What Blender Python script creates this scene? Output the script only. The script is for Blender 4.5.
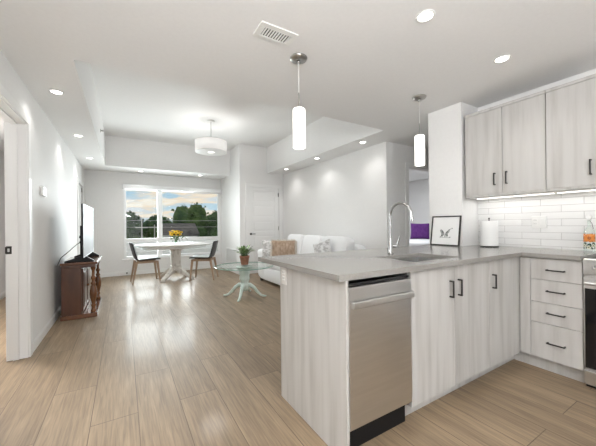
import bpy, bmesh, math, random
from mathutils import Vector, Matrix
from math import pi, sin, cos, radians as R

for _o in list(bpy.data.objects):
    bpy.data.objects.remove(_o)
SC = bpy.context.scene
COL = SC.collection
rnd = random.Random(7)

# ------------------------------------------------------------ camera
CAM_H, YAW, ROLL, FPX = 1.19, R(31.08), R(-0.54), 289.4
cd = bpy.data.cameras.new('camera')
cam = bpy.data.objects.new('camera', cd); COL.objects.link(cam)
cd.sensor_fit = 'HORIZONTAL'; cd.sensor_width = 36.0
cd.lens = FPX / 596.0 * 36.0
cd.shift_y = 1.47 / 596.0
cd.clip_start = 0.05; cd.clip_end = 400
_f = Vector((sin(YAW), cos(YAW), 0)); _r = Vector((cos(YAW), -sin(YAW), 0)); _u = Vector((0, 0, 1))
_cr, _sr = cos(ROLL), sin(ROLL)
_R = _r * _cr + _u * _sr; _U = _u * _cr - _r * _sr
M = Matrix.Identity(4)
for i in range(3):
    M[i][0] = _R[i]; M[i][1] = _U[i]; M[i][2] = -_f[i]
M[2][3] = CAM_H
cam.matrix_world = M
SC.camera = cam

# ------------------------------------------------------------ world sky
W = bpy.data.worlds.new('sky'); SC.world = W; W.use_nodes = True
nt = W.node_tree; nt.nodes.clear()
def N(nt, t, **k):
    n = nt.nodes.new(t)
    for a, b in k.items(): setattr(n, a, b)
    return n
def ramp(nt, stops, interp='LINEAR'):
    n = nt.nodes.new('ShaderNodeValToRGB'); cr = n.color_ramp; cr.interpolation = interp
    while len(cr.elements) < len(stops): cr.elements.new(0.5)
    for e, (p, c) in zip(cr.elements, stops):
        e.position = p; e.color = (*c, 1)
    return n
out = N(nt, 'ShaderNodeOutputWorld'); bg = N(nt, 'ShaderNodeBackground')
tc = N(nt, 'ShaderNodeTexCoord'); sep = N(nt, 'ShaderNodeSeparateXYZ')
nt.links.new(tc.outputs['Generated'], sep.inputs[0])
grad = ramp(nt, [(0.0, (.62, .74, .80)), (0.10, (.42, .60, .74)), (0.35, (.50, .62, .74)), (1.0, (.66, .70, .74))])
nt.links.new(sep.outputs[2], grad.inputs[0])
mp = N(nt, 'ShaderNodeMapping'); mp.inputs['Scale'].default_value = (7, 7, 34)
mp.inputs['Location'].default_value = (2.3, 0.4, 1.15)
nt.links.new(tc.outputs['Generated'], mp.inputs[0])
nz = N(nt, 'ShaderNodeTexNoise'); nz.inputs['Scale'].default_value = 1.3; nz.inputs['Detail'].default_value = 6
nt.links.new(mp.outputs[0], nz.inputs['Vector'])
cm = ramp(nt, [(0.44, (0, 0, 0)), (0.56, (1, 1, 1))])
nt.links.new(nz.outputs[0], cm.inputs[0])
nz2 = N(nt, 'ShaderNodeTexNoise'); nz2.inputs['Scale'].default_value = 2.1; nz2.inputs['Detail'].default_value = 3
nt.links.new(mp.outputs[0], nz2.inputs['Vector'])
cc = ramp(nt, [(0.36, (.66, .70, .74)), (0.50, (.90, .74, .58)), (0.66, (.92, .86, .78))])
nt.links.new(nz2.outputs[0], cc.inputs[0])
mx = N(nt, 'ShaderNodeMixRGB')
nt.links.new(cm.outputs[0], mx.inputs[0]); nt.links.new(grad.outputs[0], mx.inputs[1]); nt.links.new(cc.outputs[0], mx.inputs[2])
gm = ramp(nt, [(0.0, (0, 0, 0)), (0.004, (1, 1, 1))])
nt.links.new(sep.outputs[2], gm.inputs[0])
mg = N(nt, 'ShaderNodeMixRGB'); mg.inputs[1].default_value = (.42, .41, .39, 1)
nt.links.new(gm.outputs[0], mg.inputs[0]); nt.links.new(mx.outputs[0], mg.inputs[2])
nt.links.new(mg.outputs[0], bg.inputs[0]); bg.inputs[1].default_value = 0.46
nt.links.new(bg.outputs[0], out.inputs[0])

# ------------------------------------------------------------ exposure
SC.view_settings.view_transform = 'Standard'
SC.view_settings.look = 'None'
SC.view_settings.exposure = 1.2
SC.view_settings.gamma = 1.0
SC.view_settings.use_curve_mapping = False
SPOT_W = 4.4        # every recessed downlight
DRUM_W = 24.0
LED_W = .38
SIDE_W = 16.0        # added fill lights in the two side rooms
def big_light(name, energy, loc, aim, sx, sy, color, spread=180):
    d = bpy.data.lights.new(name, 'AREA'); d.energy = energy; d.shape = 'RECTANGLE'; d.size = sx; d.size_y = sy; d.color = color; d.spread = R(spread)
    o = bpy.data.objects.new(name, d); COL.objects.link(o); o.location = loc
    o.rotation_euler = Vector(aim).to_track_quat('-Z', 'Y').to_euler()
# added soft fill from behind the camera, no known window there
big_light('rear_fill', 15.0, (.1, -2.3, 1.40), (.05, 1, 0.05), 1.7, 2.1, (.97, .985, 1.0))
big_light('window_daylight', 33.0, (.85, 8.36, 1.3), (-.12, -1, .10), 1.6, 1.7, (.93, .97, 1.0), 125)
# invented uplight behind the camera, added to brighten the ceiling
big_light('uplight_fill', 46.0, (.0, -.8, 1.75), (.1, .25, 1), .5, .5, (.98, .985, 1))

# ------------------------------------------------------------ helpers
def tag(o, label=None, cat=None, group=None, kind=None):
    if label: o['label'] = label
    if cat: o['category'] = cat
    if group: o['group'] = group
    if kind: o['kind'] = kind
    return o

def thing(name, label, cat, loc=(0, 0, 0), rz=0.0, group=None):
    o = bpy.data.objects.new(name, None); COL.objects.link(o)
    o.empty_display_size = 0.1
    o.location = loc; o.rotation_euler = (0, 0, rz)
    return tag(o, label, cat, group)

class MB:
    """collects vertices and faces of ONE mesh; off = where local zero lies"""
    def __init__(self, off=(0, 0, 0)):
        self.v = []; self.f = []; self.s = []; self.off = Vector(off)
    def add(self, vs, fs, smooth=False, mat=None):
        b = len(self.v)
        for p in vs:
            p = Vector(p)
            if mat is not None: p = mat @ p
            self.v.append(p - self.off)
        for f in fs:
            self.f.append([b + i for i in f]); self.s.append(smooth)
        return self
    def box(self, x0, x1, y0, y1, z0, z1, mat=None):
        vs = [(x, y, z) for z in (z0, z1) for y in (y0, y1) for x in (x0, x1)]
        return self.add(vs, [(0, 2, 3, 1), (4, 5, 7, 6), (0, 1, 5, 4), (2, 6, 7, 3), (0, 4, 6, 2), (1, 3, 7, 5)], False, mat)
    def prism(self, poly, z0, z1, mat=None):
        n = len(poly)
        vs = [(x, y, z0) for x, y in poly] + [(x, y, z1) for x, y in poly]
        fs = [tuple(reversed(range(n))), tuple(range(n, 2 * n))] + [(i, (i + 1) % n, n + (i + 1) % n, n + i) for i in range(n)]
        return self.add(vs, fs, False, mat)
    def lathe(self, prof, c=(0, 0, 0), n=32, mat=None, smooth=True, sx=1.0, sy=1.0):
        vs = []; fs = []; m = len(prof)
        for i in range(n):
            a = 2 * pi * i / n
            for r, z in prof: vs.append((c[0] + r * sx * cos(a), c[1] + r * sy * sin(a), c[2] + z))
        for i in range(n):
            j = (i + 1) % n
            for k in range(m - 1): fs.append((i * m + k, j * m + k, j * m + k + 1, i * m + k + 1))
        if prof[0][0] > 1e-6: fs.append(tuple(i * m for i in reversed(range(n))))
        if prof[-1][0] > 1e-6: fs.append(tuple(i * m + m - 1 for i in range(n)))
        b = len(self.s)
        self.add(vs, fs, smooth, mat)
        for k in range(b + n * (m - 1), len(self.s)): self.s[k] = False
        return self
    def tube(self, pts, r, n=12, caps=True):
        pts = [Vector(p) for p in pts]; m = len(pts)
        rs = r if isinstance(r, (list, tuple)) else [r] * m
        up = Vector((0, 0, 1)); prev = None; vs = []; fs = []
        for i, p in enumerate(pts):
            d = (pts[min(i + 1, m - 1)] - pts[max(i - 1, 0)]).normalized()
            if prev is None:
                a = d.cross(up)
                if a.length < 1e-3: a = d.cross(Vector((1, 0, 0)))
                a.normalize()
            else:
                a = (prev - d * prev.dot(d)).normalized()
            prev = a; b = d.cross(a)
            for k in range(n):
                t = 2 * pi * k / n
                vs.append(p + (a * cos(t) + b * sin(t)) * rs[i])
        for i in range(m - 1):
            for k in range(n):
                fs.append((i * n + k, i * n + (k + 1) % n, (i + 1) * n + (k + 1) % n, (i + 1) * n + k))
        self.add(vs, fs, True)
        if caps: self.add(vs[:n], [tuple(reversed(range(n)))]); self.add(vs[-n:], [tuple(range(n))])
        return self
    def bar(self, p0, p1, w0, w1, d0=None, d1=None):
        """tapering square bar from p0 to p1, widths across x and y"""
        d0 = d0 or w0; d1 = d1 or w1
        vs = []
        for p, w, d in ((p0, w0, d0), (p1, w1, d1)):
            for sx, sy in ((-1, -1), (1, -1), (1, 1), (-1, 1)):
                vs.append((p[0] + sx * w / 2, p[1] + sy * d / 2, p[2]))
        return self.add(vs, [(3, 2, 1, 0), (4, 5, 6, 7), (0, 1, 5, 4), (1, 2, 6, 5), (2, 3, 7, 6), (3, 0, 4, 7)])
    def build(self, name, mat, parent=None, bevel=0.0, seg=2, subsurf=0, weld=False):
        me = bpy.data.meshes.new(name)
        me.from_pydata([tuple(v) for v in self.v], [], self.f)
        me.polygons.foreach_set('use_smooth', self.s)
        if weld:
            bm = bmesh.new(); bm.from_mesh(me); bmesh.ops.remove_doubles(bm, verts=bm.verts, dist=1e-5)
            bm.to_mesh(me); bm.free()
        me.materials.append(mat)
        me.update()
        o = bpy.data.objects.new(name, me); COL.objects.link(o)
        if parent: o.parent = parent
        if bevel:
            b = o.modifiers.new('bevel', 'BEVEL'); b.width = bevel; b.segments = seg; b.limit_method = 'ANGLE'; b.angle_limit = R(40)
            b.harden_normals = False
        if subsurf:
            q = o.modifiers.new('subsurf', 'SUBSURF'); q.levels = subsurf; q.render_levels = subsurf
        return o

def copy_tree(o, parent=None):
    c = o.copy(); COL.objects.link(c)
    if parent: c.parent = parent
    for ch in list(o.children): copy_tree(ch, c)
    return c

def lamp(name, kind, energy, loc, parent=None, color=(1, .98, .955), **k):
    d = bpy.data.lights.new(name, kind); d.energy = energy; d.color = color
    for a, b in k.items(): setattr(d, a, b)
    o = bpy.data.objects.new(name, d); COL.objects.link(o); o.location = loc
    if parent: o.parent = parent
    return o

# ------------------------------------------------------------ materials
def mat(name, col=(.8, .8, .8), rough=.5, metal=0.0, spec=.5, emit=None, es=0.0, coat=0.0):
    m = bpy.data.materials.new(name); m.use_nodes = True
    b = m.node_tree.nodes['Principled BSDF']
    b.inputs['Base Color'].default_value = (*col, 1); b.inputs['Roughness'].default_value = rough
    b.inputs['Metallic'].default_value = metal; b.inputs['Specular IOR Level'].default_value = spec
    if emit: b.inputs['Emission Color'].default_value = (*emit, 1); b.inputs['Emission Strength'].default_value = es
    if coat: b.inputs['Coat Weight'].default_value = coat; b.inputs['Coat Roughness'].default_value = .12
    return m
def bs(m): return m.node_tree.nodes['Principled BSDF']

def noise_mat(name, c1, c2, scale=(8, 8, 8), rough=.5, detail=5, spec=.5, lo=.35, hi=.65, bump=0.0, metal=0.0, coat=0.0, c3=None):
    m = mat(name, c1, rough, metal, spec, coat=coat); t = m.node_tree
    tc = N(t, 'ShaderNodeTexCoord'); mp = N(t, 'ShaderNodeMapping'); mp.inputs['Scale'].default_value = scale
    oi = N(t, 'ShaderNodeObjectInfo')
    ad = N(t, 'ShaderNodeVectorMath', operation='ADD'); ml = N(t, 'ShaderNodeVectorMath', operation='SCALE')
    ml.inputs['Scale'].default_value = 9.0
    cx = N(t, 'ShaderNodeCombineXYZ')
    for i in range(3): t.links.new(oi.outputs['Random'], cx.inputs[i])
    t.links.new(cx.outputs[0], ml.inputs[0])
    t.links.new(tc.outputs['Object'], mp.inputs[0])
    t.links.new(mp.outputs[0], ad.inputs[0]); t.links.new(ml.outputs[0], ad.inputs[1])
    nz = N(t, 'ShaderNodeTexNoise'); nz.inputs['Scale'].default_value = 1; nz.inputs['Detail'].default_value = detail
    t.links.new(ad.outputs[0], nz.inputs['Vector'])
    st = [(lo, c1), (hi, c2)] if c3 is None else [(lo, c1), ((lo + hi) / 2, c2), (hi, c3)]
    rp = ramp(t, st)
    t.links.new(nz.outputs[0], rp.inputs[0]); t.links.new(rp.outputs[0], bs(m).inputs['Base Color'])
    if bump:
        bp = N(t, 'ShaderNodeBump'); bp.inputs['Strength'].default_value = bump; bp.inputs['Distance'].default_value = .01
        t.links.new(nz.outputs[0], bp.inputs['Height']); t.links.new(bp.outputs[0], bs(m).inputs['Normal'])
    return m

def brick_mat(name, uvaxes, c1, c2, cm, bw, rh, mortar, offset, rough, shift=(0, 0), grain=0.0, spec=.5, coat=0.0, bump=0.0):
    m = mat(name, c1, rough, 0, spec, coat=coat); t = m.node_tree
    tc = N(t, 'ShaderNodeTexCoord'); sp = N(t, 'ShaderNodeSeparateXYZ'); cb = N(t, 'ShaderNodeCombineXYZ')
    t.links.new(tc.outputs['Object'], sp.inputs[0])
    for i, ax in enumerate(uvaxes):
        a = N(t, 'ShaderNodeMath', operation='ADD'); a.inputs[1].default_value = shift[i]
        t.links.new(sp.outputs[ax], a.inputs[0]); t.links.new(a.outputs[0], cb.inputs[i])
    br = N(t, 'ShaderNodeTexBrick'); br.offset = offset; br.squash = 1.0
    br.inputs['Scale'].default_value = 1; br.inputs['Brick Width'].default_value = bw; br.inputs['Row Height'].default_value = rh
    br.inputs['Mortar Size'].default_value = mortar; br.inputs['Mortar Smooth'].default_value = .2; br.inputs['Bias'].default_value = 0
    br.inputs['Color1'].default_value = (*c1, 1); br.inputs['Color2'].default_value = (*c2, 1); br.inputs['Mortar'].default_value = (*cm, 1)
    t.links.new(cb.outputs[0], br.inputs['Vector'])
    last = br.outputs['Color']
    if grain:
        for sc, st, lo, hi in (((2.6, 52, 1), grain, .35, .70), ((.55, 5.0, 1), grain * 1.1, .32, .70)):
            mp = N(t, 'ShaderNodeMapping'); mp.inputs['Scale'].default_value = sc
            t.links.new(cb.outputs[0], mp.inputs[0])
            # shift the grain from plank to plank with the plank's own tint
            sv = N(t, 'ShaderNodeVectorMath', operation='SCALE'); sv.inputs['Scale'].default_value = 60
            t.links.new(br.outputs['Color'], sv.inputs[0])
            av = N(t, 'ShaderNodeVectorMath', operation='ADD')
            t.links.new(mp.outputs[0], av.inputs[0]); t.links.new(sv.outputs[0], av.inputs[1])
            nz = N(t, 'ShaderNodeTexNoise'); nz.inputs['Scale'].default_value = 1.7; nz.inputs['Detail'].default_value = 7
            nz.inputs['Distortion'].default_value = .6
            t.links.new(av.outputs[0], nz.inputs['Vector'])
            rp = ramp(t, [(lo, (1 - st,) * 3), (hi, (1 + st * .45,) * 3)])
            t.links.new(nz.outputs[0], rp.inputs[0])
            mu = N(t, 'ShaderNodeMixRGB', blend_type='MULTIPLY'); mu.inputs[0].default_value = 1
            t.links.new(last, mu.inputs[1]); t.links.new(rp.outputs[0], mu.inputs[2]); last = mu.outputs[0]
    t.links.new(last, bs(m).inputs['Base Color'])
    if bump:
        bp = N(t, 'ShaderNodeBump'); bp.inputs['Strength'].default_value = bump; bp.inputs['Distance'].default_value = .002
        bp.invert = True
        t.links.new(br.outputs['Fac'], bp.inputs['Height']); t.links.new(bp.outputs[0], bs(m).inputs['Normal'])
    return m

def glass_mat(name, tint=(1, 1, 1), gloss=.06, rough=.02):
    m = bpy.data.materials.new(name); m.use_nodes = True; t = m.node_tree; t.nodes.clear()
    o = N(t, 'ShaderNodeOutputMaterial'); a = N(t, 'ShaderNodeBsdfTransparent'); g = N(t, 'ShaderNodeBsdfGlossy'); x = N(t, 'ShaderNodeMixShader')
    lw = N(t, 'ShaderNodeLayerWeight'); lw.inputs['Blend'].default_value = .25
    ma = N(t, 'ShaderNodeMath', operation='MULTIPLY_ADD'); ma.inputs[1].default_value = .22; ma.inputs[2].default_value = gloss
    t.links.new(lw.outputs['Fresnel'], ma.inputs[0])
    a.inputs[0].default_value = (*tint, 1); g.inputs['Roughness'].default_value = rough; g.inputs[0].default_value = (1, 1, 1, 1)
    t.links.new(ma.outputs[0], x.inputs[0])
    t.links.new(a.outputs[0], x.inputs[1]); t.links.new(g.outputs[0], x.inputs[2]); t.links.new(x.outputs[0], o.inputs[0])
    return m

PAINT = noise_mat('wall_paint', (.81, .805, .795), (.825, .82, .81), (30, 30, 30), .6, 2, .3)
CEILM = noise_mat('ceiling_paint', (.84, .838, .83), (.855, .853, .846), (40, 40, 40), .75, 2, .2)
TRIM = mat('white_trim_paint', (.86, .86, .85), .35)
FLOOR = brick_mat('oak_planks', (1, 0), (.345, .252, .162), (.30, .216, .136), (.155, .108, .068), 1.42, .25, .0024, .37, .48, (0.2, .18), .24, .42, .10)
TILE = brick_mat('white_subway_tile', (1, 2), (.86, .86, .85), (.82, .82, .81), (.58, .57, .56), .305, .0635, .0026, .5, .16, (.05, -.012), 0, .5, 0, .6)
WOOD = noise_mat('whitewashed_oak', (.435, .42, .398), (.54, .526, .505), (15, 15, 1.0), .5, 9, .3, .30, .70, c3=(.585, .575, .555))
WOODK = WOOD
QUARTZ = noise_mat('grey_quartz', (.285, .272, .252), (.31, .297, .277), (90, 90, 90), .18, 3, .45)
STEEL = noise_mat('brushed_steel', (.66, .66, .655), (.70, .70, .695), (3, 3, 60), .30, 3, .5, metal=1.0)
CHROME = mat('chrome', (.5, .5, .5), .15, 1.0)
NICKEL = mat('brushed_nickel', (.42, .41, .39), .3, 1.0)
BLACK = mat('black_metal', (.02, .018, .016), .4)
BLACKG = mat('black_glass', (.008, .008, .009), .06)
DARKP = mat('dark_plastic', (.008, .008, .009), .5, spec=.3)
DKGREY = mat('dark_grey_plastic', (.06, .06, .065), .4)
WHITEP = mat('white_plastic', (.84, .84, .82), .35)
WINF = mat('window_vinyl', (.86, .87, .87), .3)
GLASS = glass_mat('window_glass', (.97, .99, .98), .006)
CGLASS = glass_mat('clear_glass', (.93, .97, .95), .05)
TABGL = glass_mat('table_glass', (.955, .985, .972), .04)
GLEDGE = mat('glass_edge', (.33, .50, .44), .1)
LITGL = mat('lit_opal_glass', (.9, .9, .88), .3, emit=(1, .97, .92), es=.7)
LITSH = mat('lit_drum_fabric', (.85, .84, .82), .8, emit=(1, .98, .955), es=.16)
LITDF = mat('lit_diffuser', (.9, .9, .88), .4, emit=(1, .97, .92), es=.55)
LITDL = mat('lit_downlight', (.9, .9, .9), .4, emit=(1, .97, .92), es=4)
LEDM = mat('led_strip_lit', (.9, .9, .9), .4, emit=(1, .96, .9), es=.8)
WALNUT = noise_mat('walnut_veneer', (.065, .022, .010), (.115, .042, .019), (9, 9, 2), .28, 5, .5, coat=.25)
WALNUT2 = noise_mat('turned_walnut', (.13, .048, .016), (.20, .078, .026), (12, 12, 3), .22, 4, .5, coat=.4)
WALTOP = noise_mat('walnut_top', (.12, .045, .02), (.17, .068, .032), (3, 9, 9), .18, 4, .5, coat=.5)
BEECH = noise_mat('chair_oak', (.34, .23, .15), (.44, .31, .21), (20, 20, 3), .5, 4)
LEATH = mat('charcoal_leather', (.028, .028, .03), .38)
PADM = noise_mat('pale_mint_upholstery', (.62, .69, .68), (.72, .78, .77), (14, 14, 14), .5, 3)
TABW = noise_mat('white_table_top', (.80, .80, .78), (.86, .86, .84), (10, 10, 10), .22, 2, .5)
TABP = noise_mat('distressed_cream_paint', (.50, .46, .40), (.78, .75, .70), (24, 24, 7), .5, 5, .4, .28, .5)
MINT = noise_mat('mint_paint', (.60, .72, .66), (.74, .82, .78), (16, 16, 5), .35, 4)
SOFAM = noise_mat('white_sofa_fabric', (.86, .865, .87), (.90, .905, .91), (160, 160, 160), .9, 2, .1, bump=.05)
BROWNF = noise_mat('tan_woven_fabric', (.30, .205, .145), (.55, .43, .33), (26, 26, 11), .9, 5, .1, .3, .7)
FRINGE = noise_mat('cream_fringe', (.66, .59, .50), (.80, .75, .67), (60, 60, 60), .9, 3, .1)
GREYF = noise_mat('grey_pattern_fabric', (.47, .46, .45), (.78, .775, .77), (16, 16, 34), .9, 3, .1, .42, .58)
PURPLE = noise_mat('purple_fabric', (.085, .025, .14), (.13, .045, .20), (30, 30, 30), .8, 3, .1)
DUVET = mat('white_duvet', (.86, .86, .87), .9, spec=.1)
PAPER = mat('white_paper', (.87, .87, .86), .8, spec=.1)
INK = mat('ink_grey', (.09, .10, .10), .8)
INKL = mat('ink_light_grey', (.34, .35, .34), .8)
TERRA = noise_mat('terracotta', (.30, .13, .075), (.38, .18, .11), (20, 20, 20), .7, 3)
SOIL = noise_mat('soil', (.03, .02, .013), (.07, .05, .035), (60, 60, 60), .95, 3)
LEAF = noise_mat('houseplant_leaf', (.10, .20, .06), (.42, .52, .28), (22, 22, 22), .4, 3, .5, .42, .6)
STEMG = mat('green_stem', (.08, .16, .05), .6)
YELLOW = noise_mat('yellow_petals', (.80, .46, .02), (.85, .62, .05), (30, 30, 30), .6, 2)
FCENT = mat('sunflower_centre', (.10, .045, .01), .9)
ORANGE = mat('orange_enamel', (.78, .25, .03), .35)
ORANGE2 = mat('dark_orange_enamel', (.42, .10, .01), .35)
GREENE = mat('dark_green_enamel', (.02, .07, .03), .35)
CREAME = mat('cream_enamel', (.80, .78, .60), .35)
SCREEN = mat('tv_screen', (.012, .012, .014), .5, spec=.2)
VENTD = mat('vent_dark', (.05, .05, .05), .8)

# ------------------------------------------------------------ dimensions
XL, XR, XK = -.754, 3.54, 3.41           # left wall, living room right wall, kitchen wall
ZC, ZT = 2.48, 3.12                      # low ceiling, tray ceiling
YB, YF, YD = 7.34, 8.146, 6.6            # far soffit face, window wall, panel-door wall
XT, XS = -.321, 3.09                     # tray sides
YK = 2.805                               # tray edge at the kitchen
XRET = 2.37

def struct(name, mb, m, label, cat, parent=None, bevel=0.0):
    o = mb.build(name, m, parent, bevel)
    return tag(o, label, cat, None, 'structure')

# ------------------------------------------------------------ room shell
struct('floor', MB().box(-1.9, 7.75, -2.4, 8.35, -.12, 0), FLOOR, 'pale oak plank floor running through the whole flat', 'floor')
w = MB(); xa = XL - .145
w.box(xa, XL, -2.4, 2.55, 0, ZC); w.box(xa, XL, 2.55, 3.55, 2.14, ZC); w.box(xa, XL, 3.55, 6.95, 0, ZC)
w.box(xa, XL, 6.95, 7.80, 2.06, ZC); w.box(xa, XL, 7.80, YF, 0, ZC)
struct('wall_left', w, PAINT, 'long white left wall with a doorway near the camera', 'wall')
WX0, WX1, WZ0, WZ1 = 0.0, 2.345, .39, 2.19
w = MB(); yb = YF + .18
w.box(xa, WX0, YF, yb, 0, 3.2); w.box(WX1, 2.6, YF, yb, 0, 3.2); w.box(WX0, WX1, YF, yb, 0, WZ0); w.box(WX0, WX1, YF, yb, WZ1, 3.2)
struct('wall_back', w, PAINT, 'white window wall behind the dining table', 'wall')
w = MB(); w.box(XRET, XRET + .12, YD + .12, YF, 0, 3.2)
struct('wall_return', w, PAINT, 'short white return wall between window and panel door', 'wall')
DX0, DX1, DZ = 2.58, 3.415, 2.12
w = MB(); w.box(XRET, DX0, YD, YD + .12, 0, 3.2); w.box(DX1, XR + .12, YD, YD + .12, 0, 3.2); w.box(DX0, DX1, YD, YD + .12, DZ, 3.2)
struct('wall_closet', w, PAINT, 'white wall around the closed panel door', 'wall')
struct('wall_right', MB().box(XR, XR + .12, 3.29, YD, 0, ZC), PAINT, 'long white wall behind the sofa', 'wall')
BX0, BX1, BY = 4.05, 4.90, 3.17
w = MB(); w.box(XR, BX0, BY, BY + .12, 0, ZC); w.box(BX1, 7.6, BY, BY + .12, 0, ZC); w.box(BX0, BX1, BY, BY + .12, 2.13, ZC)
struct('wall_bedroom', w, PAINT, 'white wall with the bedroom doorway beyond the faucet', 'wall')
struct('wall_pillar', MB().box(XS, XK + .14, 1.737, 2.126, 0, ZC), PAINT, 'white wall stub behind the picture frame at the counter end', 'wall')
struct('wall_kitchen', MB().box(XK + .006, XK + .14, -2.4, 1.737, 0, ZC), PAINT, 'white kitchen wall behind the upper cabinets', 'wall')
struct('trim_1', MB().box(XK, XK + .006, -1.2, 1.737, .90, 1.50), TILE, 'white subway tile backsplash above the counter', 'backsplash')
w = MB(); w.box(XK + .14, 7.6, 2.0, 2.126, 0, ZC); w.box(6.3, 6.42, 2.126, BY, 0, ZC)
struct('wall_hall', w, PAINT, 'white hallway wall behind the kitchen', 'wall')
w = MB(); w.box(7.6, 7.72, BY, 6.72, 0, ZC); w.box(XR + .12, 7.6, YD, YD + .12, 0, ZC)
struct('wall_bedroom_far', w, PAINT, 'far bedroom wall seen through the doorway', 'wall')
w = MB(); w.box(-1.86, -1.75, -2.4, 7.6, 0, ZC); w.box(-1.75, xa, 7.5, 7.62, 0, ZC)
struct('wall_side_room', w, PAINT, 'wall of the side room seen through the left doorway', 'wall')
c = MB()
c.box(-1.86, 7.72, -2.4, YK, ZC, 3.2)
c.box(-1.86, XT, YK, YF, ZC, 3.2); c.box(XS, 7.72, YK, YD + .12, ZC, 3.2)
c.box(XT, XRET, YB, YF, ZC, 3.2)
c.box(XT, XS, YK, YB, ZT, 3.2)
struct('ceiling', c, CEILM, 'white ceiling with a raised tray over the living area', 'ceiling')

# baseboards
def baseboard(name, segs, label):
    b = MB()
    for s in segs:
        b.box(*s, 0, .085)
        x0, x1, y0, y1 = s
        if x1 - x0 < y1 - y0: b.box(x0 + (.003 if x0 > XL - .01 and x0 < 0 else 0), x1 - (.004 if x0 < 0 else 0), y0, y1, .085, .10)
        else: b.box(x0, x1, y0 + .004, y1, .085, .10)
    return struct(name, b, TRIM, label, 'baseboard', bevel=.003)
baseboard('baseboard_left', [(XL, XL + .014, 3.63, 6.875), (XL, XL + .014, 7.875, YF)], 'white baseboard along the left wall')
baseboard('baseboard_back', [(XL + .014, XRET - .014, YF - .014, YF)], 'white baseboard under the window')
baseboard('baseboard_return', [(XRET - .014, XRET, YD, YF - .014)], 'white baseboard on the short return wall')
baseboard('baseboard_closet', [(XRET - .014, DX0 - .075, YD - .014, YD)], 'white baseboard beside the panel door')
baseboard('baseboard_right', [(XR - .014, XR, 3.17, YD - .014)], 'white baseboard behind the sofa')
baseboard('baseboard_side_room', [(-1.75, -1.736, -2.2, 7.5)], 'white baseboard of the side room through the left doorway')
baseboard('baseboard_bedroom', [(7.586, 7.6, 3.3, 6.6), (XR + .12, 7.58, YD - .014, YD)], 'white baseboard of the bedroom')

def casing(q, axis, f0, f1, a, b, zt, w):
    """one mitred U of door casing round the opening a..b, head at zt; f0..f1 is its thickness"""
    P = [(a - w, 0), (a - w, zt + w), (b + w, zt + w), (b + w, 0), (b, 0), (b, zt), (a, zt), (a, 0)]
    mk = (lambda f, u, z: (f, u, z)) if axis == 'x' else (lambda f, u, z: (u, f, z))
    vs = [mk(f0, *p) for p in P] + [mk(f1, *p) for p in P]
    quads = [(0, 1, 6, 7), (1, 2, 5, 6), (2, 3, 4, 5)]
    fs = []
    for k_ in quads:
        A = tuple(k_); Bq = tuple(8 + i for i in reversed(k_))
        fs += ([A, Bq] if axis == 'y' else [tuple(reversed(A)), tuple(reversed(Bq))])
    for i in range(8):
        j = (i + 1) % 8; f = (i, 8 + i, 8 + j, j)
        fs.append(tuple(reversed(f)) if axis == 'x' else f)
    q.add(vs, fs)
# left doorway: jamb, stop, casing, strike plate
d = MB()
d.box(xa, XL, 3.535, 3.55, 0, 2.125); d.box(xa, XL, 2.55, 2.565, 0, 2.125); d.box(xa, XL, 2.55, 3.55, 2.125, 2.14)
d.box(xa + .045, xa + .085, 3.522, 3.535, 0, 2.112); d.box(xa + .045, xa + .085, 2.565, 3.535, 2.112, 2.125)
dl = struct('door_1', d, TRIM, 'white door jamb of the open left doorway', 'doorway')
s = MB(); s.box(xa + .004, xa + .042, 3.533, 3.5352, .95, 1.02); s.box(xa + .0, xa + .006, 3.527, 3.536, .955, 1.015)
sp = s.build('strike_plate', BLACK, dl, .002); sp['label'] = 'black strike plate'
MB().box(xa + .014, xa + .028, 3.5325, 3.5335, .97, 1.0).build('latch_hole', STEEL, sp)
k = MB(); casing(k, 'x', XL, XL + .016, 2.555, 3.545, 2.135, .075)
struct('trim_2', k, TRIM, 'white casing around the left doorway', 'door casing')

# far door in the left wall
d = MB(); d.box(XL - .06, XL - .02, 6.962, 7.788, .008, 2.05)
d2 = struct('door_2', d, TRIM, 'white door in the left wall past the television', 'door')
MB().lathe([(.0, 0), (.026, 0), (.026, .008), (.011, .012), (.011, .04), (.0, .04)], n=20,
           mat=Matrix.Translation((XL - .02, 7.03, .98)) @ Matrix.Rotation(pi / 2, 4, 'Y')).box(XL + .012, XL + .022, 7.02, 7.13, .972, .988).build('door_lever', BLACK, d2)
for z in (1.93, .25):
    MB().box(XL - .022, XL - .012, 7.775, 7.79, z, z + .09).build('hinge', BLACK, d2)
k = MB(); casing(k, 'x', XL, XL + .016, 6.955, 7.795, 2.055, .075)
struct('trim_3', k, TRIM, 'white casing of the far left door', 'door casing')

# panel door
d = MB(); d.box(DX0 + .003, DX1 - .003, YD + .024, YD + .06, .008, DZ - .003)
d3 = struct('door_3', d, TRIM, 'closed white five-panel door near the sofa', 'door', bevel=.002)
x0, x1 = DX0 + .003, DX1 - .003
f = MB(); st = .115
f.box(x0, x0 + st, YD + .010, YD + .024, .008, DZ - .003); f.box(x1 - st, x1, YD + .012, YD + .024, .008, DZ - .003)
zs = [.008, .22, .56, .66, .93, 1.03, 1.285, 1.385, 1.665, 1.765, 2.03, DZ - .003]
for a in range(0, 12, 2):
    f.box(x0 + st, x1 - st, YD + .012, YD + .024, zs[a], zs[a + 1])
f.build('door_frame_rails', TRIM, d3, .003)
for a in range(1, 11, 2):
    q = MB(); q.box(x0 + st + .035, x1 - st - .035, YD + .016, YD + .028, zs[a] + .03, zs[a + 1] - .03)
    q.build('door_panel', TRIM, d3, .006)
h = MB(); h.lathe([(0, 0), (.028, 0), (.028, .008), (.012, .012), (.012, .05), (0, .05)], n=20,
                  mat=Matrix.Translation((x0 + .065, YD + .012, .97)) @ Matrix.Rotation(pi / 2, 4, 'X'))
h.box(x0 + .055, x0 + .165, YD - .04, YD - .026, .961, .979)
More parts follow.
